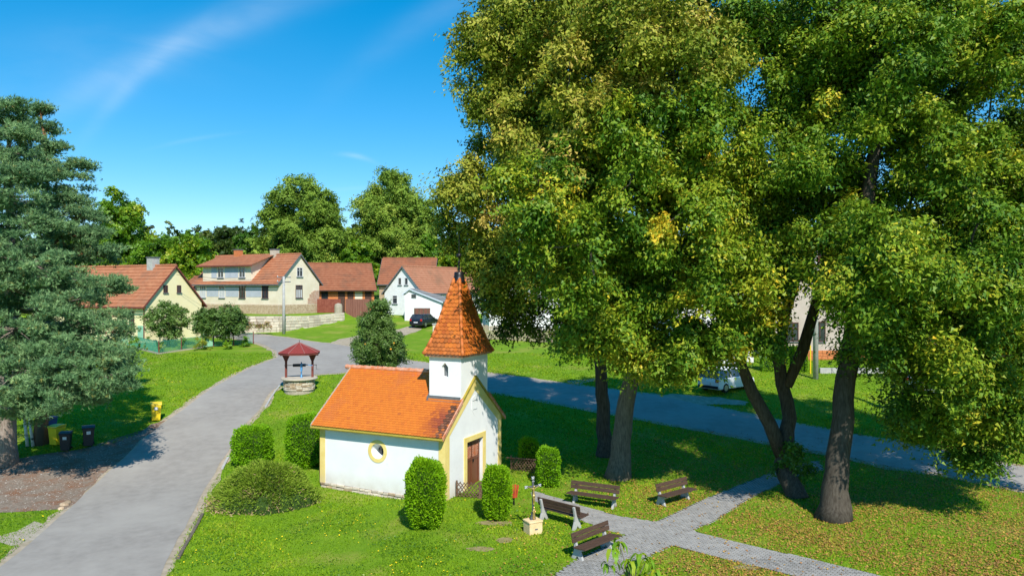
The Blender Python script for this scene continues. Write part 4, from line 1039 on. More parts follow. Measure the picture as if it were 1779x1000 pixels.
shrub('clipped_thuja', 'large clipped round-topped thuja before the chapel side wall corner', 737, 806, 920, .70, LT, 1, 17000, .22)
shrub('clipped_thuja', 'clipped round-topped thuja hiding the right side of the chapel door', 863, 815, 905, .53, LT, 2, 13000, .22)
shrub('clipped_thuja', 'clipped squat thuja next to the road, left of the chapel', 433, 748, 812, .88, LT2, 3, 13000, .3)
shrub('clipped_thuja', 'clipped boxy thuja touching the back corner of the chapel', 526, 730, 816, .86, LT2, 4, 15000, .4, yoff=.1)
def juniper():
    rg = np.random.default_rng(5); x0, y0 = gp(457, 878); t = thing('juniper_bush', 'wide low mound of juniper with brown dead patches on the lawn', 'shrub', (x0, y0 + .35, Z(x0, y0)))
    Vs = []; Ts = []; mb = MB()
    for k in range(70):
        a = rg.uniform(0, 2 * np.pi); r = rg.random() ** .5; cx, cy = 1.95 * r * np.cos(a), 1.25 * r * np.sin(a)
        hh = (1.75 - 1.25 * r ** 2.2) * rg.uniform(.85, 1.1); rr = rg.uniform(.45, .65)
        n = 800; d_ = unit(rg.normal(size=(n, 3))); d_[:, 2] = np.abs(d_[:, 2]) * 1.0 - .35 * (rg.random(n) < .3)
        P = np.array([cx, cy, max(.05, hh - .42)]) + d_ * [rr, rr, .45] * rg.uniform(.7, 1.05, n)[:, None]
        P = np.concatenate([P, np.array([cx, cy, 0]) + np.stack([rg.normal(0, rr * .6, 250), rg.normal(0, rr * .6, 250), rg.uniform(.02, max(.1, hh - .4), 250)], -1)])
        n = len(P); lean = unit(np.array([cx, cy * 1.3, .2]) * [.6, .6, 1] + 1e-3)
        dd = unit(np.concatenate([d_, rg.normal(size=(250, 3))]) * .5 + lean * .7 + rg.normal(size=(n, 3)) * .4 + [0, 0, .25])
        ln = rg.uniform(.10, .20, n); V, F = quads(P, dd * (ln * .5)[:, None], unit(np.cross(dd, rg.normal(size=(n, 3)))) * .018)
        low = np.clip(1 - P[:, 2] / .30, 0, 1); dead = 1.0 if rg.random() < .09 else 0
        tt = np.clip(rg.normal(.5 + rg.normal(0, .06), .15, n) + low * .6 * (rg.random(n) < .7) + dead * .38, 0, 1); Vs.append(V); Ts.append(tt)
        mb.lathe((cx, cy, -.05), [(rr * .8, 0), (rr * .85, max(.1, hh * .45)), (rr * .55, max(.15, hh * .8)), (.05, max(.2, hh * .9))], 9)
    V = np.concatenate(Vs); fast('foliage', V, np.arange(len(V)).reshape(-1, 4), LJ, t, np.concatenate(Ts)); mb.build('branches', MATS['shrub_core_clipped_thuja'], t)
juniper()
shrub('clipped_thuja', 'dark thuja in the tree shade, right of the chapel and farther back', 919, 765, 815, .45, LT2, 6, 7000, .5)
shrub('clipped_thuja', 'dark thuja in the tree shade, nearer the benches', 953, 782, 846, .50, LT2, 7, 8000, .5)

# ------------------------------------------------------------------ benches
def bench(label, p1, p2, rear=False):
    """p1,p2 ground positions of left and right legs; seat faces the right hand side of p1->p2 flipped by rear"""
    a = Vector((*gp(*p1), 0)); b = Vector((*gp(*p2), 0)); c = (a + b) / 2; d_ = b - a
    t = thing('park_bench', label, 'bench', (c.x, c.y, Z(c.x, c.y)), math.atan2(d_.y, d_.x) + (math.pi if rear else 0), 'benches around the path')
    return t, d_.length
def make_bench(t, ln):
    h = ln / 2
    for z, y0, n_ in ((0, 0, 0),):
        for k in range(3):  # seat planks
            MB().box((-h - .22, -.46 + k * .17, .42 + .012 * (2 - k)), (h + .22, -.46 + k * .17 + .158, .465 + .012 * (2 - k))).build('seat_plank', m_wood, t, bevel=.01)
        for k in range(2):
            M = Matrix.Translation((0, .08 + .035 * k, .64 + k * .165)) @ Matrix.Rotation(-.22, 4, 'X')
            MB().box((-h - .22, -.02, -.07), (h + .22, .025, .082), M).build('back_plank', m_wood, t, bevel=.01)
    for sx in (-1, 1):
        x = sx * h
        mb = MB(); O = [(-.36, .415), (-.30, .36), (-.10, .30), (-.24, -.05), (-.12, -.05), (.02, .12), (.16, -.05), (.30, -.05), (.16, .30), (.17, .50), (.25, .84), (.17, .86), (.07, .52), (.02, .415)]
        mb.prism([(x - .045, p_[0], p_[1]) for p_ in O], (.09, 0, 0)); mb.build('leg', m_conc, t, bevel=.012)
bd = []
t, ln = bench('dark bench with plain brown planks at the bottom, closest to the camera', (1003, 972), (1056, 950)); make_bench(t, 1.55)
t.rotation_euler.z += 0
t2, ln = bench('bench seen from behind with two tall pale end legs', (945, 902), (1003, 918), True); make_bench(t2, 1.6)
t3, ln = bench('shaded bench behind the crucifix group, facing the camera', (1002, 872), (1063, 881)); make_bench(t3, 1.7)
t4, ln = bench('sunlit bench right of the big trunk beside the brick path', (1148, 878), (1192, 865)); make_bench(t4, 1.55)

# ------------------------------------------------------------------ wayside cross
x, y = gp(926, 926); cr = thing('wayside_cross', 'iron wayside crucifix with gilded figures on a sandstone block', 'crucifix', (x, y + .1, 0), R(28))
ped = MB().box((-.27, -.24, -.1), (.27, .24, .40)).build('pedestal', m_sandst, cr, bevel=.015)
MB().box((-.29, -.26, .402), (.29, .26, .47)).build('cap_slab', m_sandst, ped, bevel=.02)
MB().box((-.05, -.247, .15), (.07, -.241, .20)).build('plate', m_grey_sheet, ped)
MB().prism([(-.11, -.04, .47), (.11, -.04, .47), (.05, -.04, .75), (-.05, -.04, .75)], (0, .08, 0)).build('foot', m_iron, cr)
mb = MB(); mb.box((-.032, -.02, .60), (.032, .02, 1.97)); mb.box((-.27, -.019, 1.66), (.27, .019, 1.72)); cr_m = mb.build('cross', m_iron, cr, bevel=.006)
mb = MB()
for cx, cz in ((-.29, 1.69), (.29, 1.69), (0, 2.0)):
    for dx, dz in ((0, 0), (.035, .03), (-.035, .03), (.03, -.03), (-.03, -.03)):
        mb.lathe((cx + dx, 0, cz + dz), [(.004, -.03), (.028, -.015), (.03, 0), (.028, .015), (.004, .03)], 8)
mb.build('trefoil', m_silver, cr, smooth=True)
def figure(name, joints, edges, m, parent, sub=1):
    me = bpy.data.meshes.new(name); me.from_pydata([j[:3] for j in joints], edges, []); o = link(name, me, parent, m)
    md = o.modifiers.new('skin', 'SKIN'); 
    for i, j in enumerate(joints):
        me.skin_vertices[0].data[i].radius = (j[3], j[4] if len(j) > 4 else j[3])
    me.skin_vertices[0].data[0].use_root = True
    s_ = o.modifiers.new('sub', 'SUBSURF'); s_.levels = sub; s_.render_levels = sub
    return o
def skin_layer(me):
    if not me.skin_vertices: 
        bm = bmesh.new(); bm.from_mesh(me); bm.verts.layers.skin.verify(); bm.to_mesh(me); bm.free()
def figure(name, joints, edges, m, parent, sub=1):
    me = bpy.data.meshes.new(name); bm = bmesh.new(); ly = bm.verts.layers.skin.verify()
    vs = []
    for i, j in enumerate(joints):
        v = bm.verts.new(j[:3]); v[ly].radius = (j[3], j[4] if len(j) > 4 else j[3]); v[ly].use_root = (i == 0); vs.append(v)
    for a, b in edges: bm.edges.new((vs[a], vs[b]))
    bm.to_mesh(me); bm.free(); o = link(name, me, parent, m)
    o.modifiers.new('skin', 'SKIN'); s_ = o.modifiers.new('sub', 'SUBSURF'); s_.levels = sub; s_.render_levels = sub
    return o
yf = -.055
J = [(0, yf, 1.40, .038, .03), (0, yf, 1.50, .036, .028), (0, yf, 1.60, .048, .03), (0, yf, 1.645, .022), (.01, yf - .015, 1.70, .030), (.01, yf - .02, 1.735, .022),
     (-.07, yf, 1.63, .018), (-.15, yf, 1.66, .014), (-.225, yf, 1.70, .011), (-.25, yf, 1.705, .012),
     (.07, yf, 1.63, .018), (.15, yf, 1.66, .014), (.225, yf, 1.70, .011), (.25, yf, 1.705, .012),
     (-.03, yf - .01, 1.33, .026), (-.025, yf - .03, 1.21, .020), (-.012, yf, 1.08, .015), (-.008, yf - .02, 1.03, .014),
     (.03, yf - .01, 1.33, .026), (.028, yf - .03, 1.21, .020), (.014, yf, 1.08, .015), (.010, yf - .02, 1.03, .014)]
figure('body', J, [(0, 1), (1, 2), (2, 3), (3, 4), (4, 5), (2, 6), (6, 7), (7, 8), (8, 9), (2, 10), (10, 11), (11, 12), (12, 13), (0, 14), (14, 15), (15, 16), (16, 17), (0, 18), (18, 19), (19, 20), (20, 21)], m_gold, cr)
MB().lathe((0, yf, 1.30), [(.052, 0), (.056, .05), (.048, .11)], 12).build('loincloth', m_gold, cr, smooth=True)
J = [(0, -.075, .60, .05, .04), (0, -.075, .50, .062, .05), (0, -.075, .74, .045, .035), (0, -.075, .84, .05, .03), (0, -.075, .885, .02), (0, -.085, .93, .032), (0, -.085, .965, .022),
     (-.055, -.09, .80, .018), (-.04, -.125, .76, .014), (.055, -.09, .80, .018), (.04, -.125, .76, .014)]
figure('statuette', J, [(0, 1), (0, 2), (2, 3), (3, 4), (4, 5), (5, 6), (3, 7), (7, 8), (3, 9), (9, 10)], m_gold, cr)
MB().box((-.05, -.03, 1.86), (.05, -.021, 1.90)).build('title_plate', m_silver, cr)

# slatted litter bin
x, y = gp(893, 882); y += .4
lb = thing('litter_bin', 'litter bin of orange red wooden slats beside the clipped thuja', 'litter bin', (x, y, 0))
MB().lathe((0, 0, 0), [(.03, -.1), (.03, .35)], 8).build('post', m_black, lb)
for k in range(10):
    a = 2 * math.pi * k / 10; M = Matrix.Rotation(a, 4, 'Z') @ Matrix.Translation((.155, 0, .58)) @ Matrix.Rotation(.16, 4, 'Y')
    MB().box((-.012, -.036, -.24), (.012, .036, .25), M).build('slat', m_scarlet, lb, bevel=.006)
MB().lathe((0, 0, .36), [(.11, 0), (.13, .02), (.14, .2)], 14).build('liner', m_black, lb)

# ------------------------------------------------------------------ well
x, y = -(889.5 - 520) / FPX * 50, 50.0
wz0 = CAM_H - (672 - 500) / FPX * 50
we = thing('well', 'roofed draw well with stone ring, blue pump and windlass by the road', 'well', (x, y, wz0), R(8))
wb = MB().lathe((0, 0, 0), [(.98, -.6), (.98, .58)], 28).build('well_ring', m_mortar, we)
for r_ in range(6):
    n = 16; off = random.random()
    for k in range(n):
        a = 2 * math.pi * (k + off) / n; w_ = 2 * math.pi * .98 / n
        hh = .12
        q = MB().box((-.05, -w_ / 2 + .012, 0), (.06 + random.uniform(-.02, .02), w_ / 2 - .012, hh * random.uniform(.8, .97))).build('stone', m_stone2 if random.random() < .65 else m_stone, wb, bevel=.02)
        q.matrix_basis = Matrix.Rotation(a, 4, 'Z') @ Matrix.Translation((.97, 0, -.14 + r_ * .122)) @ Matrix.Rotation(random.uniform(-.06, .06), 4, 'X')
MB().lathe((0, 0, .60), [(1.20, -.04), (1.22, 0), (1.20, .07), (.1, .09)], 32).build('slab', mat('slab_concrete', (.46, .40, .31), (.56, .50, .41), rough=.95, scale=3), we)
for sx in (-1, 1):
    MB().box((sx * .87 - .07, -.08, .68), (sx * .87 + .07, .08, 2.25)).build('post', m_redb, we, bevel=.01)
    MB().prism([(sx * .80, -.06, 1.75), (sx * .60, -.06, 2.22), (sx * 1.14, -.06, 2.22), (sx * .94, -.06, 1.75)], (0, .12, 0)).build('brace', m_redb, we)
n = 8; RP = [(1.42 * math.cos(2 * math.pi * (k + .5) / n), 1.42 * math.sin(2 * math.pi * (k + .5) / n)) for k in range(n)]
mb = MB()
for k in range(n):
    a, b = RP[k], RP[(k + 1) % n]; mb.poly([(a[0], a[1], 2.36), (b[0], b[1], 2.36), (0, 0, 3.02)])
mb.poly([(a[0], a[1], 2.34) for a in RP][::-1])
wr = mb.build('roof', m_redr, we)
mb = MB()
for k in range(n):
    a, b = RP[k], RP[(k + 1) % n]; mb.prism([(a[0] * .985, a[1] * .985, 2.24), (b[0] * .985, b[1] * .985, 2.24), (b[0] * .985, b[1] * .985, 2.35), (a[0] * .985, a[1] * .985, 2.35)], (-a[0] * .03, -a[1] * .03, 0))
mb.box((-1.25, -.08, 2.14), (1.25, .08, 2.26)); mb.build('eaves_board', m_redb, wr)
for k in range(n): MB().tube([(RP[k][0], RP[k][1], 2.37), (0, 0, 3.035)], .028, 5).build('hip_strip', m_hip, wr)
MB().lathe((0, 0, 3.0), [(.05, 0), (.02, .06), (.012, .2), (.004, .22)], 8).build('finial', m_black, we)
MB().tube([(-1.0, 0, 1.48), (1.15, 0, 1.50)], .02, 6).build('axle', m_black, we)
MB().tube([(-.42, 0, 1.48), (.42, 0, 1.49)], .10, 12).build('windlass_drum', m_black, we)
MB().tube([(1.12, 0, 1.50), (1.12, 0, 1.2), (1.42, 0, 1.2)], .016, 5).build('crank', m_black, we)
pu = MB().lathe((.18, -.3, .68), [(.10, 0), (.10, .03), (.05, .06), (.045, .45), (.075, .5), (.075, .85), (.05, .9), (.03, 1.05)], 12).build('pump', m_bluep2, we, smooth=True)
MB().tube([(.18, -.3, 1.6), (.55, -.35, 1.56), (.95, -.4, 1.48)], .02, 6).build('pump_handle', m_bluep2, pu)
MB().tube([(.18, -.3, 1.25), (.18, -.5, 1.2), (.18, -.55, 1.1)], .035, 8).build('spout', m_bluep2, pu)

# ------------------------------------------------------------------ wheelie bins
def bin_(label, px, py, m, rz, sc=1.0, lab=True, h=1.06):
    x, y = gp(px, py); t = thing('wheelie_bin', label, 'wheelie bin', (x, y + .3, Z(x, y + .3)), rz, 'wheelie bins by the pines'); t.scale = (sc,) * 3
    mb = MB(); b, tp = .22, .28
    V = [(-b, -b, .05), (b, -b, .05), (b, b, .05), (-b, b, .05), (-tp, -tp, h - .1), (tp, -tp, h - .1), (tp, tp + .06, h - .1), (-tp, tp + .06, h - .1)]
    mb.add(V, [(3, 2, 1, 0), (4, 5, 6, 7), (0, 1, 5, 4), (1, 2, 6, 5), (2, 3, 7, 6), (3, 0, 4, 7)])
    mb.box((-tp - .015, -tp - .015, h - .14), (tp + .015, tp + .07, h - .095)); mb.build('body', m, t, bevel=.015)
    mb = MB(); mb.prism([(-.31, -.32, h - .08), (-.31, .36, h - .05), (-.31, .34, h + .02), (-.31, 0, h + .03), (-.31, -.30, h - .03)], (.62, 0, 0)); mb.build('lid', m, t, bevel=.012)
    MB().tube([(-.2, .40, h - .06), (.2, .40, h - .06)], .016, 6).build('handle', m, t)
    for sx in (-1, 1): MB().tube([(sx * .26 - .025, .24, .10), (sx * .26 + .025, .24, .10)], .10, 12).build('wheel', m_tyre, t)
    if lab: MB().box((-.09, -.285, h - .36), (.10, -.262, h - .2), Matrix.Rotation(0.065, 4, 'X')).build('label_sticker', m_paper, t)
bin_('lone yellow bin with a pale label, on the grass beside the road', 267, 733, m_bingy, R(25), 1.0)
bin_('yellow bin standing behind the two black ones', 92, 776, m_bingy, R(-15), 1.0, False)
bin_('blue bin half hidden in pine shade behind the yellow one', 76, 765, m_binb, R(-20), 1.12, False)
bin_('smaller black bin with white sticker, nearest the gravel', 108, 786, m_bink, R(20), .92)
bin_('black bin to the right of the one with large white sticker', 148, 778, m_bink, R(30), 1.0, True)

# ------------------------------------------------------------------ houses
def steps_roof(mb, P, Q, R_, S_, n=10, th=.05):
    """courses: eave P->Q, ridge S_->R_"""
    P, Q, R_, S_ = map(Vector, (P, Q, R_, S_)); Nn = (Q - P).cross(S_ - P).normalized()
    if Nn.z < 0: Nn = -Nn
    for i in range(n):
        a, b = i / n, (i + 1) / n
        A = P.lerp(S_, a) + Nn * th; B = Q.lerp(R_, a) + Nn * th; C_ = Q.lerp(R_, b) + Nn * .005; D = P.lerp(S_, b) + Nn * .005
        mb.poly([A, B, C_, D]); mb.poly([A - Nn * (th + (.0 if i else .08)), B - Nn * (th + (.0 if i else .08)), B, A])
def window(parent, O, U_, V_, Nn, w_, h_, fm=m_winw, mull=2, sill=True, curtain=False):
    """O = centre of opening on the wall plane"""
    O, U_, V_, Nn = map(Vector, (O, U_, V_, Nn)); M = Matrix(((U_.x, V_.x, Nn.x, O.x), (U_.y, V_.y, Nn.y, O.y), (U_.z, V_.z, Nn.z, O.z), (0, 0, 0, 1)))
    a, b = w_ / 2, h_ / 2; t_ = .07
    mb = MB(); mb.box((-a, -b, -.02), (-a + t_, b, .05), M); mb.box((a - t_, -b, -.02), (a, b, .05), M); mb.box((-a + t_, b - t_, -.02), (a - t_, b, .05), M); mb.box((-a + t_, -b, -.02), (a - t_, -b + t_, .05), M)
    for k in range(1, mull): 
        x = -a + w_ * k / mull; mb.box((x - t_ * .5, -b + t_, -.02), (x + t_ * .5, b - t_, .045), M)
    if h_ > 1: mb.box((-a + t_, b * .35, -.02), (a - t_, b * .35 + .05, .042), M)
    f = mb.build('window', fm, parent)
    MB().box((-a + .03, -b + .03, -.03), (a - .03, b - .03, .012), M).build('pane', m_glass, f)
    if curtain: MB().box((-a + t_, -b + t_, .0135), (a - t_, b * .3, .017), M).build('curtain', m_curt, f)
    if sill: MB().box((-a - .06, -b - .08, -.02), (a + .06, -b, .12), M).build('sill', m_grey_sheet, f)
    return f
def house(name, label, O, rz, W, Ln, zb, ze, zr, wm, rm, wins=(), over=.35, cat='house', chim=(), barge=m_grey_sheet, n=12, ridge_at=.5, fm=m_winw, verge=.25):
    t = thing(name, label, cat, (O[0], O[1], 0), rz)
    mb = MB(); xr = W * ridge_at
    mb.prism([(0, 0, zb), (W, 0, zb), (W, 0, ze), (xr, 0, zr), (0, 0, ze)], (0, Ln, 0)); wl = mb.build('wall', wm, t)
    mb = MB(); sL = (zr - ze) / xr; sR = (zr - ze) / (W - xr)
    steps_roof(mb, (-over, -verge, ze - over * sL + .06), (-over, Ln + verge, ze - over * sL + .06), (xr, Ln + verge, zr + .06), (xr, -verge, zr + .06), n)
    steps_roof(mb, (W + over, -verge, ze - over * sR + .06), (W + over, Ln + verge, ze - over * sR + .06), (xr, Ln + verge, zr + .06), (xr, -verge, zr + .06), n)
    rf = mb.build('roof', rm, t)
    mb = MB(); yy = -verge
    while yy < Ln + verge - .2:
        mb.tube([(xr, yy, zr + .10), (xr, yy + .40, zr + .12)], [.11, .13], 6); yy += .38
    o = mb.build('ridge_tiles', rm, rf); o['kind'] = 'stuff'
    for y0 in (-verge - .03, Ln + verge - .01):
        for xa, sl_, sg in ((-over, sL, 1), (W + over, sR, -1)):
            z0 = ze - over * sl_
            MB().prism([(xa, y0, z0 - .10), (xr, y0, zr - .10), (xr, y0, zr + .10), (xa, y0, z0 + .10)], (0, .04, 0)).build('bargeboard', barge, rf)
    MB().tube([(-over - .06, -verge, ze - over * sL - .02), (-over - .06, Ln + verge, ze - over * sL - .02)], .07, 6).build('gutter', barge, rf)
    MB().tube([(W + over + .06, -verge, ze - over * sR - .02), (W + over + .06, Ln + verge, ze - over * sR - .02)], .07, 6).build('gutter', barge, rf)
    for cx, cy, cw, top, m in chim:
        c = MB().box((cx - cw / 2, cy - cw / 2, zr - 1.6), (cx + cw / 2, cy + cw / 2, top)).build('chimney', m, rf)
        MB().box((cx - cw / 2 - .06, cy - cw / 2 - .06, top), (cx + cw / 2 + .06, cy + cw / 2 + .06, top + .1)).build('cap', m_grey_sheet, c)
    for face, u, z, w_, h_, kw in wins:
        if face == 'g': window(wl, (u, 0, z), (1, 0, 0), (0, 0, 1), (0, -1, 0), w_, h_, **kw)
        elif face == 's': window(wl, (0, u, z), (0, -1, 0), (0, 0, 1), (-1, 0, 0), w_, h_, **kw)
        elif face == 't': window(wl, (W, u, z), (0, 1, 0), (0, 0, 1), (1, 0, 0), w_, h_, **kw)
    return t, wl, rf
# pale yellow house
A1 = math.atan2(.9, .436)
kb = dict(fm=m_winb, mull=2); kw_ = dict(fm=m_winw, mull=2, curtain=True); kd = dict(fm=m_winb, mull=2, sill=True)
yh, ywl, yrf = house('yellow_house', 'pale yellow house with long red roof behind the garden', (-35.8, 72), A1, 6.7, 18, 3.6, 7.55, 11.2, m_lyel, m_roof1,
      [('g', 2.25, 8.9, .5, .75, kd), ('g', 3.85, 8.9, .5, .75, kd), ('s', 2.0, 5.9, .75, 1.6, kd), ('s', 6.3, 5.9, .75, 1.6, kd), ('s', 8.6, 5.9, .75, 1.6, kd), ('s', 12, 5.9, .9, 1.5, kd)],
      barge=m_redb, chim=[(3.35, 3.2, .85, 12.1, m_conc)], over=.45)
MB().box((-.05, .3, 3.9), (-.003, 1.1, 5.3)).build('door', m_fgreen2, ywl)
MB().tube([(-.12, .1, 4), (-.12, .1, 6.9), (-.4, 0, 7.2)], .05, 6).build('downpipe', m_redb, ywl)
# cream house with dormer
A2 = math.atan2(.88, .47)
bx0, by0 = at(484, 500, 88).x, 88.0
hh, wl, rf = house('cream_house', 'two storey cream house with long dormer and peeling corner', (bx0, by0), A2, 6.9, 14.6, 6.98, 9.75, 13.1, m_cream, m_roof1,
      [('g', 3.45, 10.95, 1.0, 1.15, dict(fm=m_winw, mull=2)), ('g', 3.35, 8.55, 1.15, 1.6, dict(fm=m_winb, mull=3, curtain=True)),
       ('s', 2.2, 8.55, 1.05, 1.6, dict(fm=m_winb, mull=2)), ('s', 6.1, 8.55, 1.05, 1.6, dict(fm=m_winb, mull=2)), ('s', 9.7, 8.55, 1.05, 1.6, dict(fm=m_winw, mull=2, curtain=True)), ('s', 13.2, 8.55, 1.1, 1.6, dict(fm=m_winw, mull=3, curtain=True))],
      chim=[(3.45, 4.2, .8, 13.8, m_stone2), (3.2, 10.4, .8, 13.9, m_brick)], over=.4, barge=m_grey_sheet)
for a, b in ((2.85, 5.45), (6.75, 9.05), (10.35, 12.5)): MB().box((-.02, a, 7.9), (-.002, b, 9.3)).build('blue_panel', m_bluep, wl)
# dormer storey
DX = .35
dm = MB().prism([(-.01, 4.6, 9.6), (-.01, 4.6, 11.75), (3.4, 4.6, 13.0), (3.4, 4.6, 9.6)], (0, 8.6, 0)).build('dormer', m_cream, hh)
for u in (6.1, 9.9): window(dm, (-.01, u, 10.9), (0, -1, 0), (0, 0, 1), (-1, 0, 0), 1.05, 1.25, fm=m_winw, mull=2)
MB().box((-.03, 6.85, 10.25), (-.012, 9.15, 11.65)).build('blue_panel', m_bluep, dm); MB().box((-.03, 10.65, 10.25), (-.012, 11.6, 11.65)).build('blue_panel', m_bluep, dm)
mb = MB(); steps_roof(mb, (-.55, 3.9, 11.78), (-.55, 13.8, 11.78), (3.45, 13.8, 13.24), (3.45, 3.9, 13.24), 8); mb.build('roof', m_roof1, dm)
MB().box((-.6, 3.9, 11.64), (-.5, 13.8, 11.8)).build('fascia', m_redb, dm)
# stone plinth of the cream house, exposed brick corner
pl = MB().box((-.06, -.06, 5.0), (6.96, 14.5, 6.98)).build('plinth', m_mortar, hh)
mb = MB(); rr = random.Random(3)
for r_ in range(7):
    y = 0
    while y < 14.4:
        l_ = rr.uniform(.3, .7); mb.box((-.14, y, 5.3 + r_ * .24), (-.06, min(14.4, y + l_ - .03), 5.3 + r_ * .24 + .21)); y += l_
    y = 0
    while y < 6.8:
        l_ = rr.uniform(.3, .7); mb.box((y, -.14, 5.3 + r_ * .24), (min(6.8, y + l_ - .03), -.06, 5.3 + r_ * .24 + .21)); y += l_
o = mb.build('stones', m_stone, pl); o['kind'] = 'stuff'
mb = MB(); rr = random.Random(5)
for r_ in range(14):
    wd_ = 1.9 * math.sqrt(max(0, 1 - (r_ / 14.5) ** 2)); x = 6.85
    while x > 6.85 - wd_: mb.box((x - .27, -.035, 7.05 + r_ * .12), (x, -.004, 7.05 + r_ * .12 + .10)); x -= .29
o = mb.build('bare_bricks', mat('pale_brick', (.52, .28, .18), (.66, .50, .38), rough=.95, scale=5), wl); o['kind'] = 'stuff'
# lower wing at the far left of cream house
house('lean_to', 'low cream side wing with small red roof left of the dormer house', (bx0 - .88 * 14.7 + .1, by0 + .47 * 14.9), A2, 4.5, 3.0, 6.4, 9.0, 10.4, m_cream, m_roof1, [], over=.3)
# brick barn
AB = math.atan2(.985, .17)
b1, b1w, b1r = house('brick_barn', 'orange brick barn with red tiled roof beside the rusty gates', (at(650, 500, 101).x, 101), math.atan2(.94, -.34), 7.5, 8.6, 5.2, 9.2, 12.3, m_brick, m_roof2,
      [('s', 6.6, 8.0, .9, 1.5, dict(fm=m_winb, mull=1))], over=.7, barge=m_dkwood)
for u, w_ in ((3.2, .8), (4.4, .9), (.8, .9)): MB().box((-.06, u - w_ / 2, 6.2), (-.004, u + w_ / 2, 8.8)).build('door', m_dkwood, b1w)
MB().box((-.03, 1.6, 6.0), (-.003, 2.6, 8.6)).build('plaster_patch', m_cream, b1w)
b2, b2w, b2r = house('stone_barn', 'stone barn with broad red roof farther back above the white house', (at(652, 500, 108).x, 108), math.atan2(.25, .97) - math.pi / 2 + math.pi / 2, 8, 8, 5.4, 9.9, 13.5, m_stone, m_roof2, [], over=.5, ridge_at=.5)
b2.rotation_euler.z = math.atan2(.25, .97) ; 
bpy.data.objects.remove(bpy.data.objects.new('tmp', None))
b2.rotation_euler.z = R(90) - R(0) ; b2.location = (at(752, 500, 110).x, 110, 0)
# white farmhouse: gable faces camera-left
AW = math.atan2(-.5, .866)
p0 = at(668, 500, 96)
wh, whw, whr = house('white_farmhouse', 'white farmhouse with plain gable and faded red roof behind the garage', (p0.x, 96), AW, 6.1, 15.5, 4.3, 8.5, 11.7, m_white2, m_roof3,
      [('g', 2.55, 9.85, .55, .95, dict(fm=m_winw, mull=1)), ('g', 3.6, 9.85, .55, .95, dict(fm=m_winw, mull=1)), ('g', 1.75, 7.5, .8, 1.1, dict(fm=m_winw, mull=1)),
       ('t', 9.5, 7.0, .9, 1.2, dict(fm=m_winw, mull=2)), ('t', 13, 7.0, .9, 1.2, dict(fm=m_winw, mull=2))], over=.25, barge=m_grey_sheet)
gr = thing('garage', 'white garage with grey felt roof and brown plank door', 'garage', (at(703, 500, 90).x, 90, 0), AW + R(22))
mb = MB(); FR = [(0, 4.2), (4.6, 4.2), (4.6, 7.35), (.65, 8.85), (0, 8.35)]; mb.prism([(a, 0, b) for a, b in FR], (0, 6, 0)); gw = mb.build('wall', m_white2, gr)
mb = MB(); steps_roof(mb, (4.85, -.25, 7.30), (4.85, 6.2, 7.30), (.65, 6.2, 8.92), (.65, -.25, 8.92), 5, .03); steps_roof(mb, (-.25, -.25, 8.22), (-.25, 6.2, 8.22), (.65, 6.2, 8.92), (.65, -.25, 8.92), 2, .03)
gf = mb.build('roof', m_roofg, gr)
MB().prism([(4.87, -.28, 7.16), (.65, -.28, 8.78), (.65, -.28, 8.92), (4.87, -.28, 7.32)], (0, .04, 0)).prism([(-.26, -.28, 8.1), (.65, -.28, 8.78), (.65, -.28, 8.92), (-.26, -.28, 8.24)], (0, .04, 0)).build('fascia', mat('pale_blue_fascia', (.55, .62, .70), rough=.7), gf)
gd = MB().box((1.2, -.05, 4.3), (3.2, -.003, 6.55)).build('garage_door', m_dkwood, gr)
for k in range(11): MB().box((1.22 + k * .18, -.075, 4.35), (1.22 + k * .18 + .16, -.052, 6.5)).build('plank', m_rust if k % 3 else m_wood2, gd)
window(gw, (1.15, 0, 8.0), (1, 0, 0), (0, 0, 1), (0, -1, 0), .6, .5, fm=m_grey_sheet, mull=1, sill=False)
MB().box((4.605, .6, 5.0), (4.66, 1.5, 6.9)).build('door', m_rust, gw)

# rusty gates beside cream house
gt = thing('sheet_gate', 'rust brown sheet metal gates between cream house and brick barn', 'gate', (0, 0, 0))
for (xa, ya), (xb, yb), zt_, m in (((551, 95), None), (None, None), 0, 0),: pass
def gatepanel(px0, px1, Y0, Y1, pt0, pb, m, nm='gate_leaf'):
    a = at(px0, pb, Y0); b = at(px1, pb, Y1); h = (pb - pt0) / FPX * Y0; d_ = (b - a); n = int(Vector((d_.x, d_.y)).length / .28); 
    for k in range(n):
        p_ = a.lerp(b, k / n); q_ = a.lerp(b, (k + .94) / n)
        mb = MB(); mb.prism([p_ + Vector((0, 0, -.5)), q_ + Vector((0, 0, -.5)), q_ + Vector((0, 0, h)), p_ + Vector((0, 0, h))], (.02, .05, 0)); mb.build(nm, m, gt)
gatepanel(551, 592, 93, 94, 519, 536, mat('red_sheet', (.20, .05, .03), (.26, .08, .05), rough=.8, scale=3))
gatepanel(600, 642, 93, 93.5, 519, 546, m_rust)
q = at(588, 545, 92.5); MB().lathe((q.x, q.y, q.z - 1), [(.5, 0), (.5, 1.9), (.45, 2.2), (.1, 2.35)], 12).build('gate_post', m_mortar, gt)
MB().box((at(597, 500, 93).x - .12, 92.8, 4.8), (at(597, 500, 93).x + .12, 93.2, 7.8)).build('gate_post', m_dkwood, gt)

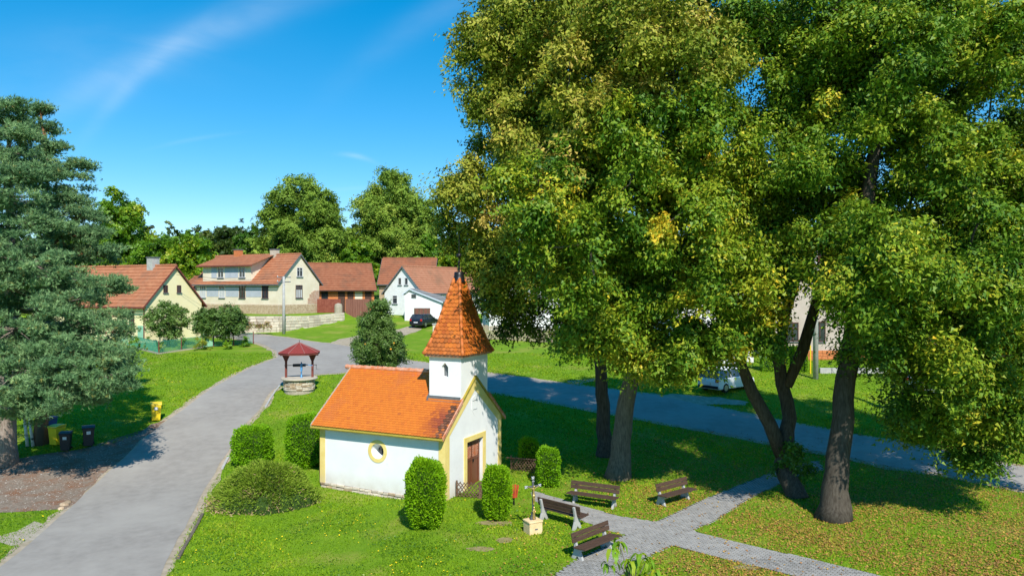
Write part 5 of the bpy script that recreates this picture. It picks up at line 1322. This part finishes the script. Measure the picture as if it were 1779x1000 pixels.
# retaining wall
rw = thing('retaining_wall', 'pale dry stone retaining wall below the cream house', 'wall', (0, 0, 0))
pts = [(-36, 81.5), (-29, 81.3), (-26, 82.4), (-23.7, 86), (-20.7, 91)]
tops = [5.95, 5.9, 5.88, 5.75, 6.0]
for i in range(4):
    a, b = Vector((*pts[i], 0)), Vector((*pts[i + 1], 0)); d_ = (b - a); ln = d_.length; u = d_.normalized(); nn = Vector((u.y, -u.x, 0))
    M = Matrix(((u.x, -nn.x, 0, a.x), (u.y, -nn.y, 0, a.y), (0, 0, 1, 0), (0, 0, 0, 1)))
    zb = min(Z(a.x, a.y), Z(b.x, b.y)) - .5
    MB().prism([M @ Vector((0, 0, zb)), M @ Vector((ln, 0, zb)), M @ Vector((ln, 0, tops[i + 1] - .03)), M @ Vector((0, 0, tops[i] - .03))], M.to_3x3() @ Vector((0, .45, 0))).build('core', m_mortar, rw)
    z = max(tops[i], tops[i + 1]) - .32; row = 0
    while z > zb + .25:
        x = 0
        while x < ln - .1:
            l_ = random.uniform(.55, 1.1); l_ = min(l_, ln - x)
            o = MB().box((0, -.09 + random.uniform(-.02, .02), 0), (l_ - .035, .05, .29)).build('stone', m_stone2, rw, bevel=.03)
            zz = z + (tops[i + 1] - tops[i]) * (x / ln) * (1 if row == 0 else .5) - (max(tops[i], tops[i + 1]) - tops[i]) * (1 if row == 0 else .5)
            o.matrix_basis = M @ Matrix.Translation((x, 0, zz)); x += l_
        z -= .32; row += 1
rsh = thing('dry_shrub', 'reddish brown dry shrub at the foot of the stone wall', 'shrub', (0, 0, 0))
rg = np.random.default_rng(9); q = at(445, 566, 79.5); rsh.location = q
V, F, tt = leaves(np.array([[k * .5 - 1.2, 0, .1 * k % .3] for k in range(6)]), np.full(6, .55), 220, .14, rg, .8, np.full(6, .98)); fast('foliage', V, F, LJ, rsh, tt)

# electricity poles
def pole(label, px, pyb, pyt, Y, r_, arms):
    b = at(px, pyb, Y); gz = Z(b.x, b.y); top = at(px, pyt, Y).z
    t = thing('utility_pole', label, 'pole', (b.x, b.y, gz)); h = top - gz
    MB().tube([(0, 0, -.3), (0, 0, h)], [r_, r_ * .75], 12).build('shaft', m_conc, t, smooth=True)
    for z in arms:
        c = MB().box((-.75, -.05, h - z), (.75, .05, h - z + .1)).build('crossarm', m_grey_sheet, t)
        for x in (-.68, .68): MB().lathe((x, 0, h - z + .1), [(.03, 0), (.05, .08), (.03, .14)], 8).build('insulator', m_winw, c)
    return t, Vector((b.x, b.y, top))
_, pA = pole('pale concrete utility pole with two crossarms before the cream house', 493, 574, 480, 80.5, .17, (.15, .65))
_, pB = pole('weathered concrete pole between the linden stems and beige house', 1417, 661, 390, 54, .2, (.3,))
for k, (dz, dx) in enumerate(((-.1, -.65), (-.6, .65))):
    mb = MB(); q = Vector((-33.5, 73.5, 10.6 - .25 * k)); a = pA + Vector((dx, 0, dz)); P = [a.lerp(q, s) - Vector((0, 0, .5 * 4 * s * (1 - s))) for s in np.linspace(0, 1, 12)]
    mb.tube(P, .014, 4); o = mb.build('power_line', m_black, None); tag(o, ('upper' if k == 0 else 'lower') + ' thin wire strung from the concrete pole to the yellow house', 'cable')

# garden fence of the yellow house
gf = thing('garden_fence', 'green wire mesh garden fence with brown posts on a concrete kerb', 'fence', (0, 0, 0))
fp = G([(200, 597), (225, 602), (276, 615), (315, 609), (352, 604), (371, 602), (406, 600), (440, 597)])
fp = [Vector((a[0], a[1], Z(*a))) for a in fp]
for p_ in fp: MB().tube([p_ + Vector((0, 0, -.1)), p_ + Vector((0, 0, 1.2))], .045, 6).build('post', m_redb, gf)
for i, (a, b) in enumerate(zip(fp[:-1], fp[1:])):
    gate = i == 4
    ln = (b - a).length; mb = MB(); n = int(ln / .07)
    for k in range(n):
        for sg in (0, 1):
            s0 = k / n; s1 = min(1, (k + 9) / n) if sg == 0 else max(0, (k - 9) / n)
            f_ = abs(s1 - s0) * n / 9
            mb.tube([a.lerp(b, s0) + Vector((0, 0, .08)), a.lerp(b, s1) + Vector((0, 0, .08 + 1.0 * f_))], .0085, 3, cap=False)
    o = mb.build('wire_mesh', m_fgreen, gf); o['kind'] = 'stuff'
    for z in (.1, 1.1): MB().tube([a + Vector((0, 0, z)), b + Vector((0, 0, z))], .022, 5).build('rail', m_fgreen, gf)
    if gate:
        g2 = MB(); g2.tube([a + Vector((.06, -.04, .1)), a + Vector((.06, -.04, 1.25)), b + Vector((-.06, -.04, 1.25)), b + Vector((-.06, -.04, .1))], .035, 5)
        u = (b - a).normalized(); g2.prism([a + u * .08 + Vector((0, -.05, .08)), b - u * .08 + Vector((0, -.05, .08)), b - u * .08 + Vector((0, -.05, .62)), a + u * .08 + Vector((0, -.05, .62))], (0, .02, 0))
        g2.build('gate', m_fgreen2, gf)
    elif i < 4:
        MB().prism([a + Vector((0, -.14, -.3)), b + Vector((0, -.14, -.3)), b + Vector((0, -.14, .12)), a + Vector((0, -.14, .12))], (0, .24, 0)).build('kerb', m_mortar, gf)
# garden shrubs and flowers
for k, (px, py, Y, r_, lm_, tm, lab) in enumerate([(262, 592, 67.5, .55, LP, .95, 'silvery variegated shrub just inside the fence corner'), (352, 582, 68, .85, LO, .5, 'clipped olive round bush behind the green gate'),
        (395, 590, 68.5, .45, LB, .8, 'low green perennials inside the fence near its right end'), (232, 592, 68, .6, LB, .75, 'yellow green bush at the left corner of garden'), (425, 588, 70, .5, LB, .6, 'small leafy bush at the last fence post'), (318, 590, 69, .5, LB, .7, 'low bush under the apple tree'),
        (278, 600, 66.5, .4, LJ, .7, 'brownish low bush at the fence corner kerb')]):
    q = at(px, py, Y); t = thing('garden_bush', lab, 'shrub', (q.x, q.y, Z(q.x, q.y)))
    rg = np.random.default_rng(200 + k); c = rg.normal(0, r_ * .4, (10, 3)) + [0, 0, r_ * .8]
    V, F, tt = leaves(c, np.full(10, r_ * .5), 90, .12, rg, .9, np.full(10, tm), .1); fast('foliage', V, F, lm_, t, tt)

# picket fence on the right and white farm building
pf = thing('picket_fence', 'grey weathered picket fence behind the road, under the linden boughs', 'fence', (0, 0, 0))
a, b = Vector((*gp(838, 588), 0)), Vector((*gp(1010, 598), 0)); n = int((b - a).length / .14)
mb = MB()
for k in range(n):
    p_ = a.lerp(b, k / n); z = Z(p_.x, p_.y); h = 1.45 + random.uniform(-.06, .06); lean = random.uniform(-.03, .03)
    mb.prism([(p_.x, p_.y, z - .05), (p_.x + .095, p_.y, z - .05), (p_.x + .095 + lean, p_.y, z + h - .08), (p_.x + .047 + lean, p_.y, z + h), (p_.x + lean, p_.y, z + h - .08)], (0, .025, 0))
o = mb.build('pickets', m_pick, pf); o['kind'] = 'stuff'
for k in range(0, n, 18):
    p_ = a.lerp(b, k / n); z = Z(p_.x, p_.y); MB().box((p_.x - .07, p_.y + .06, z - .2), (p_.x + .07, p_.y + .2, z + 1.6)).build('post', m_conc, pf)
for h in (.35, 1.15): MB().prism([(a.x, a.y + .03, Z(a.x, a.y) + h), (b.x, b.y + .03, Z(b.x, b.y) + h), (b.x, b.y + .03, Z(b.x, b.y) + h + .09), (a.x, a.y + .03, Z(a.x, a.y) + h + .09)], (0, .04, 0)).build('rail', m_pick, pf)
q = gp(757, 582); gpst = thing('gate_pillar', 'short grey concrete gate pillar right of the black car', 'pillar', (q[0], q[1], Z(*q)))
MB().box((-.3, -.3, -.1), (.3, .3, 1.15)).build('pillar', m_stone2, gpst, bevel=.03); MB().box((-.36, -.36, 1.15), (.36, .36, 1.25)).build('cap', m_conc, gpst)
house('white_outbuilding', 'white outbuilding with red roof glimpsed through the dark boughs', (at(850, 500, 84).x, 84), math.atan2(.15, .99), 11.5, 7, 3.9, 8.6, 11.2, m_white2, m_roof3,
      [('g', 2.5, 6.4, .9, 1.3, kw_), ('g', 6, 6.4, .9, 1.3, kw_), ('g', 9.2, 6.4, .9, 1.3, kw_)], over=.3)
q = gp(972, 590); tp = thing('tarpaulin_pile', 'bright blue tarpaulin over a wood pile behind the picket fence', 'tarpaulin', (q[0], 74, Z(q[0], 74)))
mb = MB(); V = []; 
for i in range(7):
    for j in range(6):
        V.append((-1 + i * .33 + random.uniform(-.05, .05), -.6 + j * .24, 1.5 * (1 - (abs(i - 3) / 3.4) ** 3) * (1 - (abs(j - 2.5) / 3.2) ** 3) + random.uniform(-.06, .06)))
mb.add(V, [(i * 6 + j, (i + 1) * 6 + j, (i + 1) * 6 + j + 1, i * 6 + j + 1) for i in range(6) for j in range(5)]); mb.build('tarpaulin', m_tarp, tp)
MB().box((-.95, -.5, -.1), (.9, .5, .8)).build('wood_pile', m_brick, tp)
# right: beige house
rx = at(1345, 500, 62).x
h3, h3w, h3r = house('beige_house', 'beige grey gabled house behind the twisted linden stems', (rx, 62), R(4), 8.6, 11, 2.4, 7.6, 11.8, m_greyb, m_roof1,
      [('g', 1.6, 5.3, 1.0, 1.6, kb), ('g', 3.95, 5.3, 1.0, 1.7, kb), ('g', 6.8, 5.3, 1.0, 1.6, kb), ('g', 4.2, 9.0, .9, 1.1, kb)], over=.5, barge=m_redb)
mb = MB(); rr = random.Random(8)
for r_ in range(5):
    y = 0
    while y < 8.5:
        l_ = rr.uniform(.3, .6); mb.box((y, -.10, 2.5 + r_ * .25), (min(8.5, y + l_ - .03), -.004, 2.5 + r_ * .25 + .22)); y += l_
o = mb.build('stone_facing', m_brick, h3w); o['kind'] = 'stuff'
house('grey_house', 'low house with red roof seen in gaps of the right lindens', (at(1545, 500, 64).x, 64), R(-6), 12, 9, 2.6, 6.8, 10.6, m_greyb, m_roof2, [('g', 3, 4.8, 1.2, 1.3, kw_), ('g', 8, 4.8, 1.2, 1.3, kw_)], over=.4)
house('grey_house', 'wide pale house behind the white car and green box', (at(1175, 500, 70).x, 70), R(3), 9, 9, 3.0, 7.0, 10.6, m_white2, m_roof3, [('g', 2, 5.4, 1.0, 1.2, kb), ('g', 5, 5.4, 1.0, 1.2, kb)], over=.4)
lw = thing('low_wall', 'low grey garden wall at the foot of the beige house', 'wall', (at(1425, 500, 56).x, 56, Z(24, 56)))
for k in range(7): MB().box((k * .9, 0, -.3), (k * .9 + .87, .25, .42)).build('block', m_conc, lw, bevel=.02)
for px, lab in ((1388, 'tall clipped green hedge left of the concrete pole'), (1372, 'second clipped hedge slab behind the twisted stem'), (1335, 'clipped hedge left of the yellow posts')):
    p_ = at(px, 600, 57); rg = np.random.default_rng(px)
    t = thing('hedge', lab, 'hedge', (p_.x, p_.y, Z(p_.x, p_.y))); n = 4500
    S = rg.uniform(-1, 1, (n, 3)); k = rg.integers(0, 3, n); S[np.arange(n), k] = np.sign(S[np.arange(n), k]); P = S * [.55, .35, .95]; P[:, 2] += .95
    dd = unit(rg.normal(size=(n, 3)) + [0, 0, .4]); V, F = quads(P, dd * .05, unit(np.cross(dd, rg.normal(size=(n, 3)))) * .035)
    fast('foliage', V, F, LT, t, np.clip(rg.normal(.4, .2, n), 0, 1)); MB().box((-.5, -.3, -.1), (.5, .3, 1.84)).build('branches', MATS['shrub_core_clipped_thuja'], t)
for px, lab in ((1364, 'thin yellow post left of the hedge'), (1408, 'thin yellow post touching the concrete pole')):
    p_ = at(px, 640, 56); t = thing('yellow_post', lab, 'post', (p_.x, p_.y, Z(p_.x, p_.y))); MB().tube([(0, 0, -.2), (0, 0, 2.1)], .05, 8).build('shaft', m_bingy, t); MB().lathe((0, 0, 2.1), [(.055, 0), (.03, .05)], 8).build('cap', m_bingy, t)
t = thing('green_container', 'dark green box container behind the linden leaves', 'container', (at(1218, 500, 60).x, 60, Z(15, 60)))
MB().box((-.9, -.5, 0), (.9, .5, 1.7)).build('body', m_fgreen, t, bevel=.03); MB().box((-.95, -.55, 1.7), (.95, .55, 1.8)).build('lid', m_fgreen, t)

# ------------------------------------------------------------------ cars
def car(name, label, x, y, rz, body_m, ln=4.2, wd=1.75, h=1.5, wagon=.0, group=None):
    """local +x is the nose"""
    t = thing(name, label, 'car', (x, y, Z(x, y)), rz, group); L2 = ln / 2
    low = [(-L2, .35), (-L2 + .02, .75), (-L2 + .08, .95), (L2 - 1.15, .98), (L2 - .25, .82), (L2 - .03, .62), (L2, .35), (L2 - .1, .22), (-L2 + .1, .22)]
    mb = MB(); n = len(low); sects = [(-.5, .88), (-.47, 1), (.47, 1), (.5, .88)]
    V = []
    for f, s_ in sects:
        for px_, z_ in low: V.append((px_ * (1 if s_ == 1 else .985), f * wd, .6 + (z_ - .6) * s_))
    F = [(a * n + i, a * n + (i + 1) % n, (a + 1) * n + (i + 1) % n, (a + 1) * n + i) for a in range(3) for i in range(n)] + [tuple(range(n))[::-1], tuple(range(3 * n, 4 * n))]
    mb.add(V, F)
    b = mb.build('body', body_m, t, bevel=.03)
    # greenhouse
    rear = -L2 + .10; g0, g1, g2, g3 = rear, rear + .38 - wagon * .2, L2 - 1.75, L2 - 1.05
    mb = MB(); w0, w1 = wd * .47, wd * .39
    mb.add([(g0, -w0, .93), (g3, -w0, .95), (g2, -w1, h - .05), (g1, -w1, h - .06), (g0, w0, .93), (g3, w0, .95), (g2, w1, h - .05), (g1, w1, h - .06)],
           [(0, 1, 2, 3), (7, 6, 5, 4), (1, 5, 6, 2), (0, 3, 7, 4)]); mb.build('windows', m_glass, t)
    mb = MB(); mb.add([(g1 - .04, -w1 - .02, h - .07), (g2 + .05, -w1 - .02, h - .07), (g2 + .05, w1 + .02, h - .07), (g1 - .04, w1 + .02, h - .07), (g1 + .08, -w1 + .08, h), (g2 - .08, -w1 + .08, h), (g2 - .08, w1 - .08, h), (g1 + .08, w1 - .08, h)],
           [(0, 1, 5, 4), (1, 2, 6, 5), (2, 3, 7, 6), (3, 0, 4, 7), (4, 5, 6, 7), (3, 2, 1, 0)]); mb.build('car_roof', body_m, t, bevel=.02)
    for sy in (-1, 1):
        mb = MB()
        for (xa, za), (xb, zb) in (((g0, .93), (g1, h - .06)), ((g3, .95), (g2, h - .05)), (((g0 + g3) / 2 - .1, .95), ((g1 + g2) / 2, h - .05))):
            ya = w0 if za < 1 else w1
            mb.tube([(xa, sy * w0 * 1.005, za), (xb, sy * w1 * 1.02, zb)], .038, 4)
        mb.build('pillar', body_m, t)
        for wx in (-L2 + .78, L2 - .82):
            wt = MB().tube([(wx, sy * (wd / 2 - .2), .31), (wx, sy * (wd / 2 + .005), .31)], .31, 18).build('wheel', m_tyre, t)
            MB().tube([(wx, sy * (wd / 2 + .002), .31), (wx, sy * (wd / 2 + .02), .31)], .20, 14).build('rim', m_rim, wt)
        MB().box((-L2 - .015, sy * (wd / 2 - .17) - .12, .70), (-L2 + .06, sy * (wd / 2 - .17) + .12, .93)).build('tail_light', m_red, t, bevel=.02)
        MB().box((L2 - .22, sy * (wd / 2 - .22) - .16, .62), (L2 - .015, sy * (wd / 2 - .22) + .16, .76)).build('headlight', m_lens, t, bevel=.03)
        MB().box((g3 - .35, sy * (wd / 2 + .08) - .08, .95), (g3 - .22, sy * (wd / 2 + .08) + .08, 1.08)).build('mirror', body_m, t, bevel=.02)
    MB().box((-L2 - .02, -.26, .50), (-L2 + .01, .26, .61)).build('number_plate', m_paper, t)
    MB().box((L2 - .01, -.26, .36), (L2 + .015, .26, .47)).build('number_plate', m_paper, t)
    MB().box((-L2 - .03, -wd * .45, .28), (-L2 + .1, wd * .45, .46)).build('bumper', m_tyre if body_m is m_carw else body_m, t, bevel=.02)
    return t
q = at(737, 560, 86.5); car('parked_car', 'black hatchback parked on the grass in front of the garage', q.x, 86.5, math.atan2(.93, .38), m_cark, 4.0, 1.74, 1.48)
q = at(1262, 660, 50.5); car('parked_car', 'white hatchback parked on the grass behind the drooping leaves', q.x, 50.5, math.atan2(.62, .78), m_carw, 4.1, 1.75, 1.55, 1.0)
q = at(1300, 660, 53); 
car('parked_car', 'white estate car half hidden behind the twisted stem', at(1640, 645, 50).x, 50, R(8), m_carw, 4.5, 1.8, 1.5, 1.0)
# white van / trailer behind the leaves
p_ = at(1268, 620, 58); vn = thing('camper_trailer', 'white boxy trailer behind the white hatchback', 'trailer', (p_.x, 58, Z(p_.x, 58)), R(20))
MB().prism([(-1.6, -.9, .5), (1.6, -.9, .5), (1.6, -.9, 2.2), (1.2, -.9, 2.5), (-1.5, -.9, 2.5), (-1.6, -.9, 2.2)], (0, 1.8, 0)).build('body', m_carw, vn, bevel=.06)
MB().box((-.6, -.93, 1.4), (.6, -.905, 2.0)).build('window', m_glass, vn)
for s in (-1, 1): MB().tube([(0, s * .7, .3), (0, s * .92, .3)], .3, 16).build('wheel', m_tyre, vn)

# ------------------------------------------------------------------ foreground sapling
sx_, sy_ = 2.55, 15.5; gz = Z(sx_, sy_); st = thing('walnut_sapling', 'young tree with long drooping green leaves at the bottom edge', 'tree', (sx_, sy_, gz))
rg = np.random.default_rng(31); tp_z = CAM_H - (950 - 500) / FPX * sy_ - gz
mb = MB(); mb.tube([(.1, 0, -.1), (0, 0, 1.2), (.05, 0, 2.2), (-.05, 0, tp_z - .55)], [.05, .045, .03, .018], 7)
tips = [(-.42, 0, -.05), (-.28, .1, .05), (-.15, -.1, -.25), (.02, .1, -.35), (.12, 0, -.15), (.3, .1, -.30), (.45, 0, -.45), (-.5, .2, -.45), (-.1, .2, -.5), (.25, -.2, -.55), (.55, .1, -.65), (0, -.2, -.7), (-.35, -.1, -.75), (.4, 0, -.85), (-.6, 0, -.9), (.65, .1, -.95), (.1, .1, -.95)]
for q in tips: mb.tube([(0, 0, tp_z - .9), (q[0] * .5, q[1] * .5, tp_z - .45 + q[2] * .4), (q[0], q[1], tp_z + q[2])], [.016, .011, .006], 5)
mb.build('trunk', m_bark, st, smooth=True)
V = []; F = []; tt = []
for q in tips:
    c = np.array([q[0], q[1], tp_z + q[2]])
    for k in range(8):
        a = rg.uniform(0, 6.28); o_ = np.array([np.cos(a), np.sin(a), 0]); ln = rg.uniform(.17, .28); wdt = ln * .17; side = np.cross(o_, [0, 0, 1])
        o1 = c + rg.normal(0, .03, 3); pts = [o1, o1 + o_ * ln * .35 + [0, 0, .02], o1 + o_ * ln * .65 + [0, 0, -ln * .25], o1 + o_ * ln * .75 + [0, 0, -ln * .85]]
        b0 = len(V); ws_ = [0.15, 1, .9, .05]
        for p_, w_ in zip(pts, ws_): V.append(p_ - side * wdt * w_); V.append(p_ + side * wdt * w_)
        for i in range(3): F.append([b0 + 2 * i, b0 + 2 * i + 1, b0 + 2 * i + 3, b0 + 2 * i + 2]); 
        t_ = np.clip(rg.normal(.85, .12), 0, 1); tt += [t_] * 3
fast('leaves', np.array(V), F, LB, st, tt, smooth=True)

# ------------------------------------------------------------------ grass, litter, flowers
def field(n, y0, y1, rg, pw=1.0):
    y = y0 * (y1 / y0) ** (rg.random(n)); x = rg.uniform(-.95, .95, n) * y; return x, y
chp = [(-2.82 + .436 * a - .9 * b, 31 + .9 * a + .436 * b) for a, b in ((0, 0), (CW, 0), (CW, CL), (0, CL))]
ROADG = grow(road, .2)
def clear(x, y, soil=True):
    ok = ~(inpoly(x, y, ROADG) | inpoly(x, y, gravel) | inpoly(x, y, pathA) | inpoly(x, y, pathB) | inpoly(x, y, chp) | inpoly(x, y, spur1) | inpoly(x, y, spur2))
    if soil:
        for (sx, sy), a, b in soil_polys: ok &= ~((((x - sx) / a) ** 2 + ((y - sy) / (b * 1.8)) ** 2 < .8) & (rng.random(len(x)) < .85))
    return ok
rg = np.random.default_rng(55)
x, y = field(640000, 17.5, 66, rg); k = clear(x, y); x, y = x[k], y[k]; n = len(x)
def vn2(x, y, s, ph): return np.sin(x * s + ph) * np.cos(y * s * 1.1 + ph * 2) + .5 * np.sin(x * s * 2.3 + y * s * 1.7 + ph) + .35 * np.sin(x * s * 5.1 - y * s * 4.3)
patch = vn2(x, y, .55, 1.3)
sz = (.040 + .0006 * y) * rg.uniform(.5, 1.35, n) * (1 + .22 * patch)
z = zt(x, y); a = rg.uniform(0, 2 * np.pi, n); lean = rg.normal(0, .6, (n, 2))
wdt = sz * .22 + .0006 * y
B = np.stack([x, y, z - .01], -1); dx = np.stack([np.cos(a) * wdt, np.sin(a) * wdt, 0 * a], -1)
tip = B + np.stack([lean[:, 0] * sz, lean[:, 1] * sz, sz], -1)
V = np.stack([B - dx, B + dx, tip], 1)
dry = sstep(1.5, 8, x) * (1 - sstep(32, 38, y))
litt = rg.random(n) < dry * np.clip(.60 + .30 * vn2(x, y, .8, 2.2), .15, .95)
big = vn2(x, y, .16, 5.1)
t = .46 + .14 * patch + .13 * big + rg.normal(0, .13, n) + dry * .19 - .10 * ((vn2(x, y, 2.1, 4) > .9) & (x < 0))
t = np.where(litt, rg.uniform(.86, 1.0, n), np.clip(t, 0, .86))
o = fast('grass', V.reshape(-1, 3), np.arange(n * 3).reshape(-1, 3), GR, None, t); tag(o, 'short mown grass covering the village green', 'grass', None, 'stuff')
# broad-leaved weeds and clover
x, y = field(140000, 18, 44, rg); pz = vn2(x, y, .9, 7.7); k = clear(x, y) & (x < 3) & (pz > .15); x, y = x[k], y[k]; n = len(x)
C = np.stack([x, y, zt(x, y) + rg.uniform(.02, .07, n)], -1); nr_ = unit(rg.normal(size=(n, 3)) * .5 + [0, 0, 1]); A_ = unit(np.cross(nr_, rg.normal(size=(n, 3)))); s = rg.uniform(.02, .045, n)[:, None]
V, F = quads(C, A_ * s, np.cross(nr_, A_) * s * .6); o = fast('clover', V, F, LB, None, np.clip(rg.normal(.5, .2, n), 0, 1)); tag(o, 'darker clover and weed leaves patching the lawn', 'clover', None, 'stuff')
# yellow flowers
x, y = field(6800, 18, 60, rg); pz = vn2(x, y, .7, 3.3) - rg.random(len(x)) * .8; k = clear(x, y) & (x < 3) & (pz > -.1); x, y = x[k], y[k]; n = len(x)
C = np.stack([x, y, zt(x, y) + rg.uniform(.05, .10, n)], -1); nr_ = unit(rg.normal(size=(n, 3)) * .3 + [0, -.3, 1]); A_ = unit(np.cross(nr_, rg.normal(size=(n, 3)))); s = (rg.uniform(.018, .032, n) * (y / 28) ** .5)[:, None]
V, F = quads(C, A_ * s, np.cross(nr_, A_) * s); o = fast('dandelions', V, F, mat('dandelion', (.85, .62, .01), rough=.8), None); tag(o, 'tiny yellow flowers scattered over the grass', 'flowers', None, 'stuff')
# fallen leaves
x, y = field(170000, 17.5, 42, rg); dry = sstep(1, 8, x) * .9 + .10 * (x > -1); k = (rg.random(len(x)) < dry * np.clip(.75 + .35 * vn2(x, y, .8, 2.2), .2, 1)) & ~inpoly(x, y, chp) & (rg.random(len(x)) < np.where(inpoly(x, y, pathA) | inpoly(x, y, pathB), .08, 1)) & ~(inpoly(x, y, road) & (rg.random(len(x)) < .93))
x, y = x[k], y[k]; n = len(x)
C = np.stack([x, y, zt(x, y) + rg.uniform(.035, .06, n)], -1); nr_ = unit(rg.normal(size=(n, 3)) * .35 + [0, 0, 1]); A_ = unit(np.cross(nr_, rg.normal(size=(n, 3)))); s = rg.uniform(.025, .05, n)[:, None]
V, F = quads(C, A_ * s, np.cross(nr_, A_) * s * .75)
LF = leafmat('fallen_leaf', [(0, (.22, .11, .04)), (.4, (.36, .19, .05)), (.8, (.52, .33, .06)), (1, (.35, .10, .03))], trans=.1, rough=.8)
o = fast('fallen_leaves', V, F, LF, None, rg.random(n)); tag(o, 'yellow and brown fallen linden leaves strewn on the right lawn', 'fallen leaves', None, 'stuff')
# gravel stones
x = rg.uniform(-30, -8, 14000); y = rg.uniform(27, 44, 14000); k = inpoly(x, y, gravel); x, y = x[k], y[k]; n = len(x)
C = np.stack([x, y, zt(x, y) + .02], -1); s = rg.uniform(.012, .04, n)
Vt = np.array([[1, 0, 0], [0, 1, 0], [-1, 0, 0], [0, -1, 0], [0, 0, .8]]); V = C[:, None] + Vt[None] * s[:, None, None] * rg.uniform(.7, 1.3, (n, 1, 3))
Ft = np.array([[0, 1, 4], [1, 2, 4], [2, 3, 4], [3, 0, 4]]); F = (Ft[None] + (np.arange(n) * 5)[:, None, None]).reshape(-1, 3)
o = fast('gravel_stones', V.reshape(-1, 3), F, leafmat('pebble', [(0, (.14, .10, .07)), (.6, (.28, .24, .2)), (.9, (.42, .39, .35)), (1, (.3, .12, .06))], trans=0, rough=.9), None, np.repeat(rg.random(n), 4)); tag(o, 'loose pebbles and bark bits on the gravel patch', 'gravel', None, 'stuff')
# verge stones by the road corner
for px, py, s_ in ((112, 878, .22), (118, 873, .16), (106, 884, .14)):
    q = gp(px, py); o = MB().lathe((0, 0, 0), [(s_ * .7, -s_ * .3), (s_, 0), (s_ * .8, s_ * .4), (s_ * .3, s_ * .6)], 7).build('boulder', m_stone, None, bevel=.02)
    o.location = (q[0], q[1], Z(*q) + .02); o.rotation_euler = (.2, .1, s_ * 40)
    tag(o, {.22: 'largest pale stone at the road edge by the gravel', .16: 'middle sized pale stone behind the largest at the road edge', .14: 'smallest pale stone in front at the gravel corner'}[s_], 'stone')
print('objects', len(bpy.data.objects), 'tris', sum(len(m.loops) - 2 * len(m.polygons) for m in bpy.data.meshes))
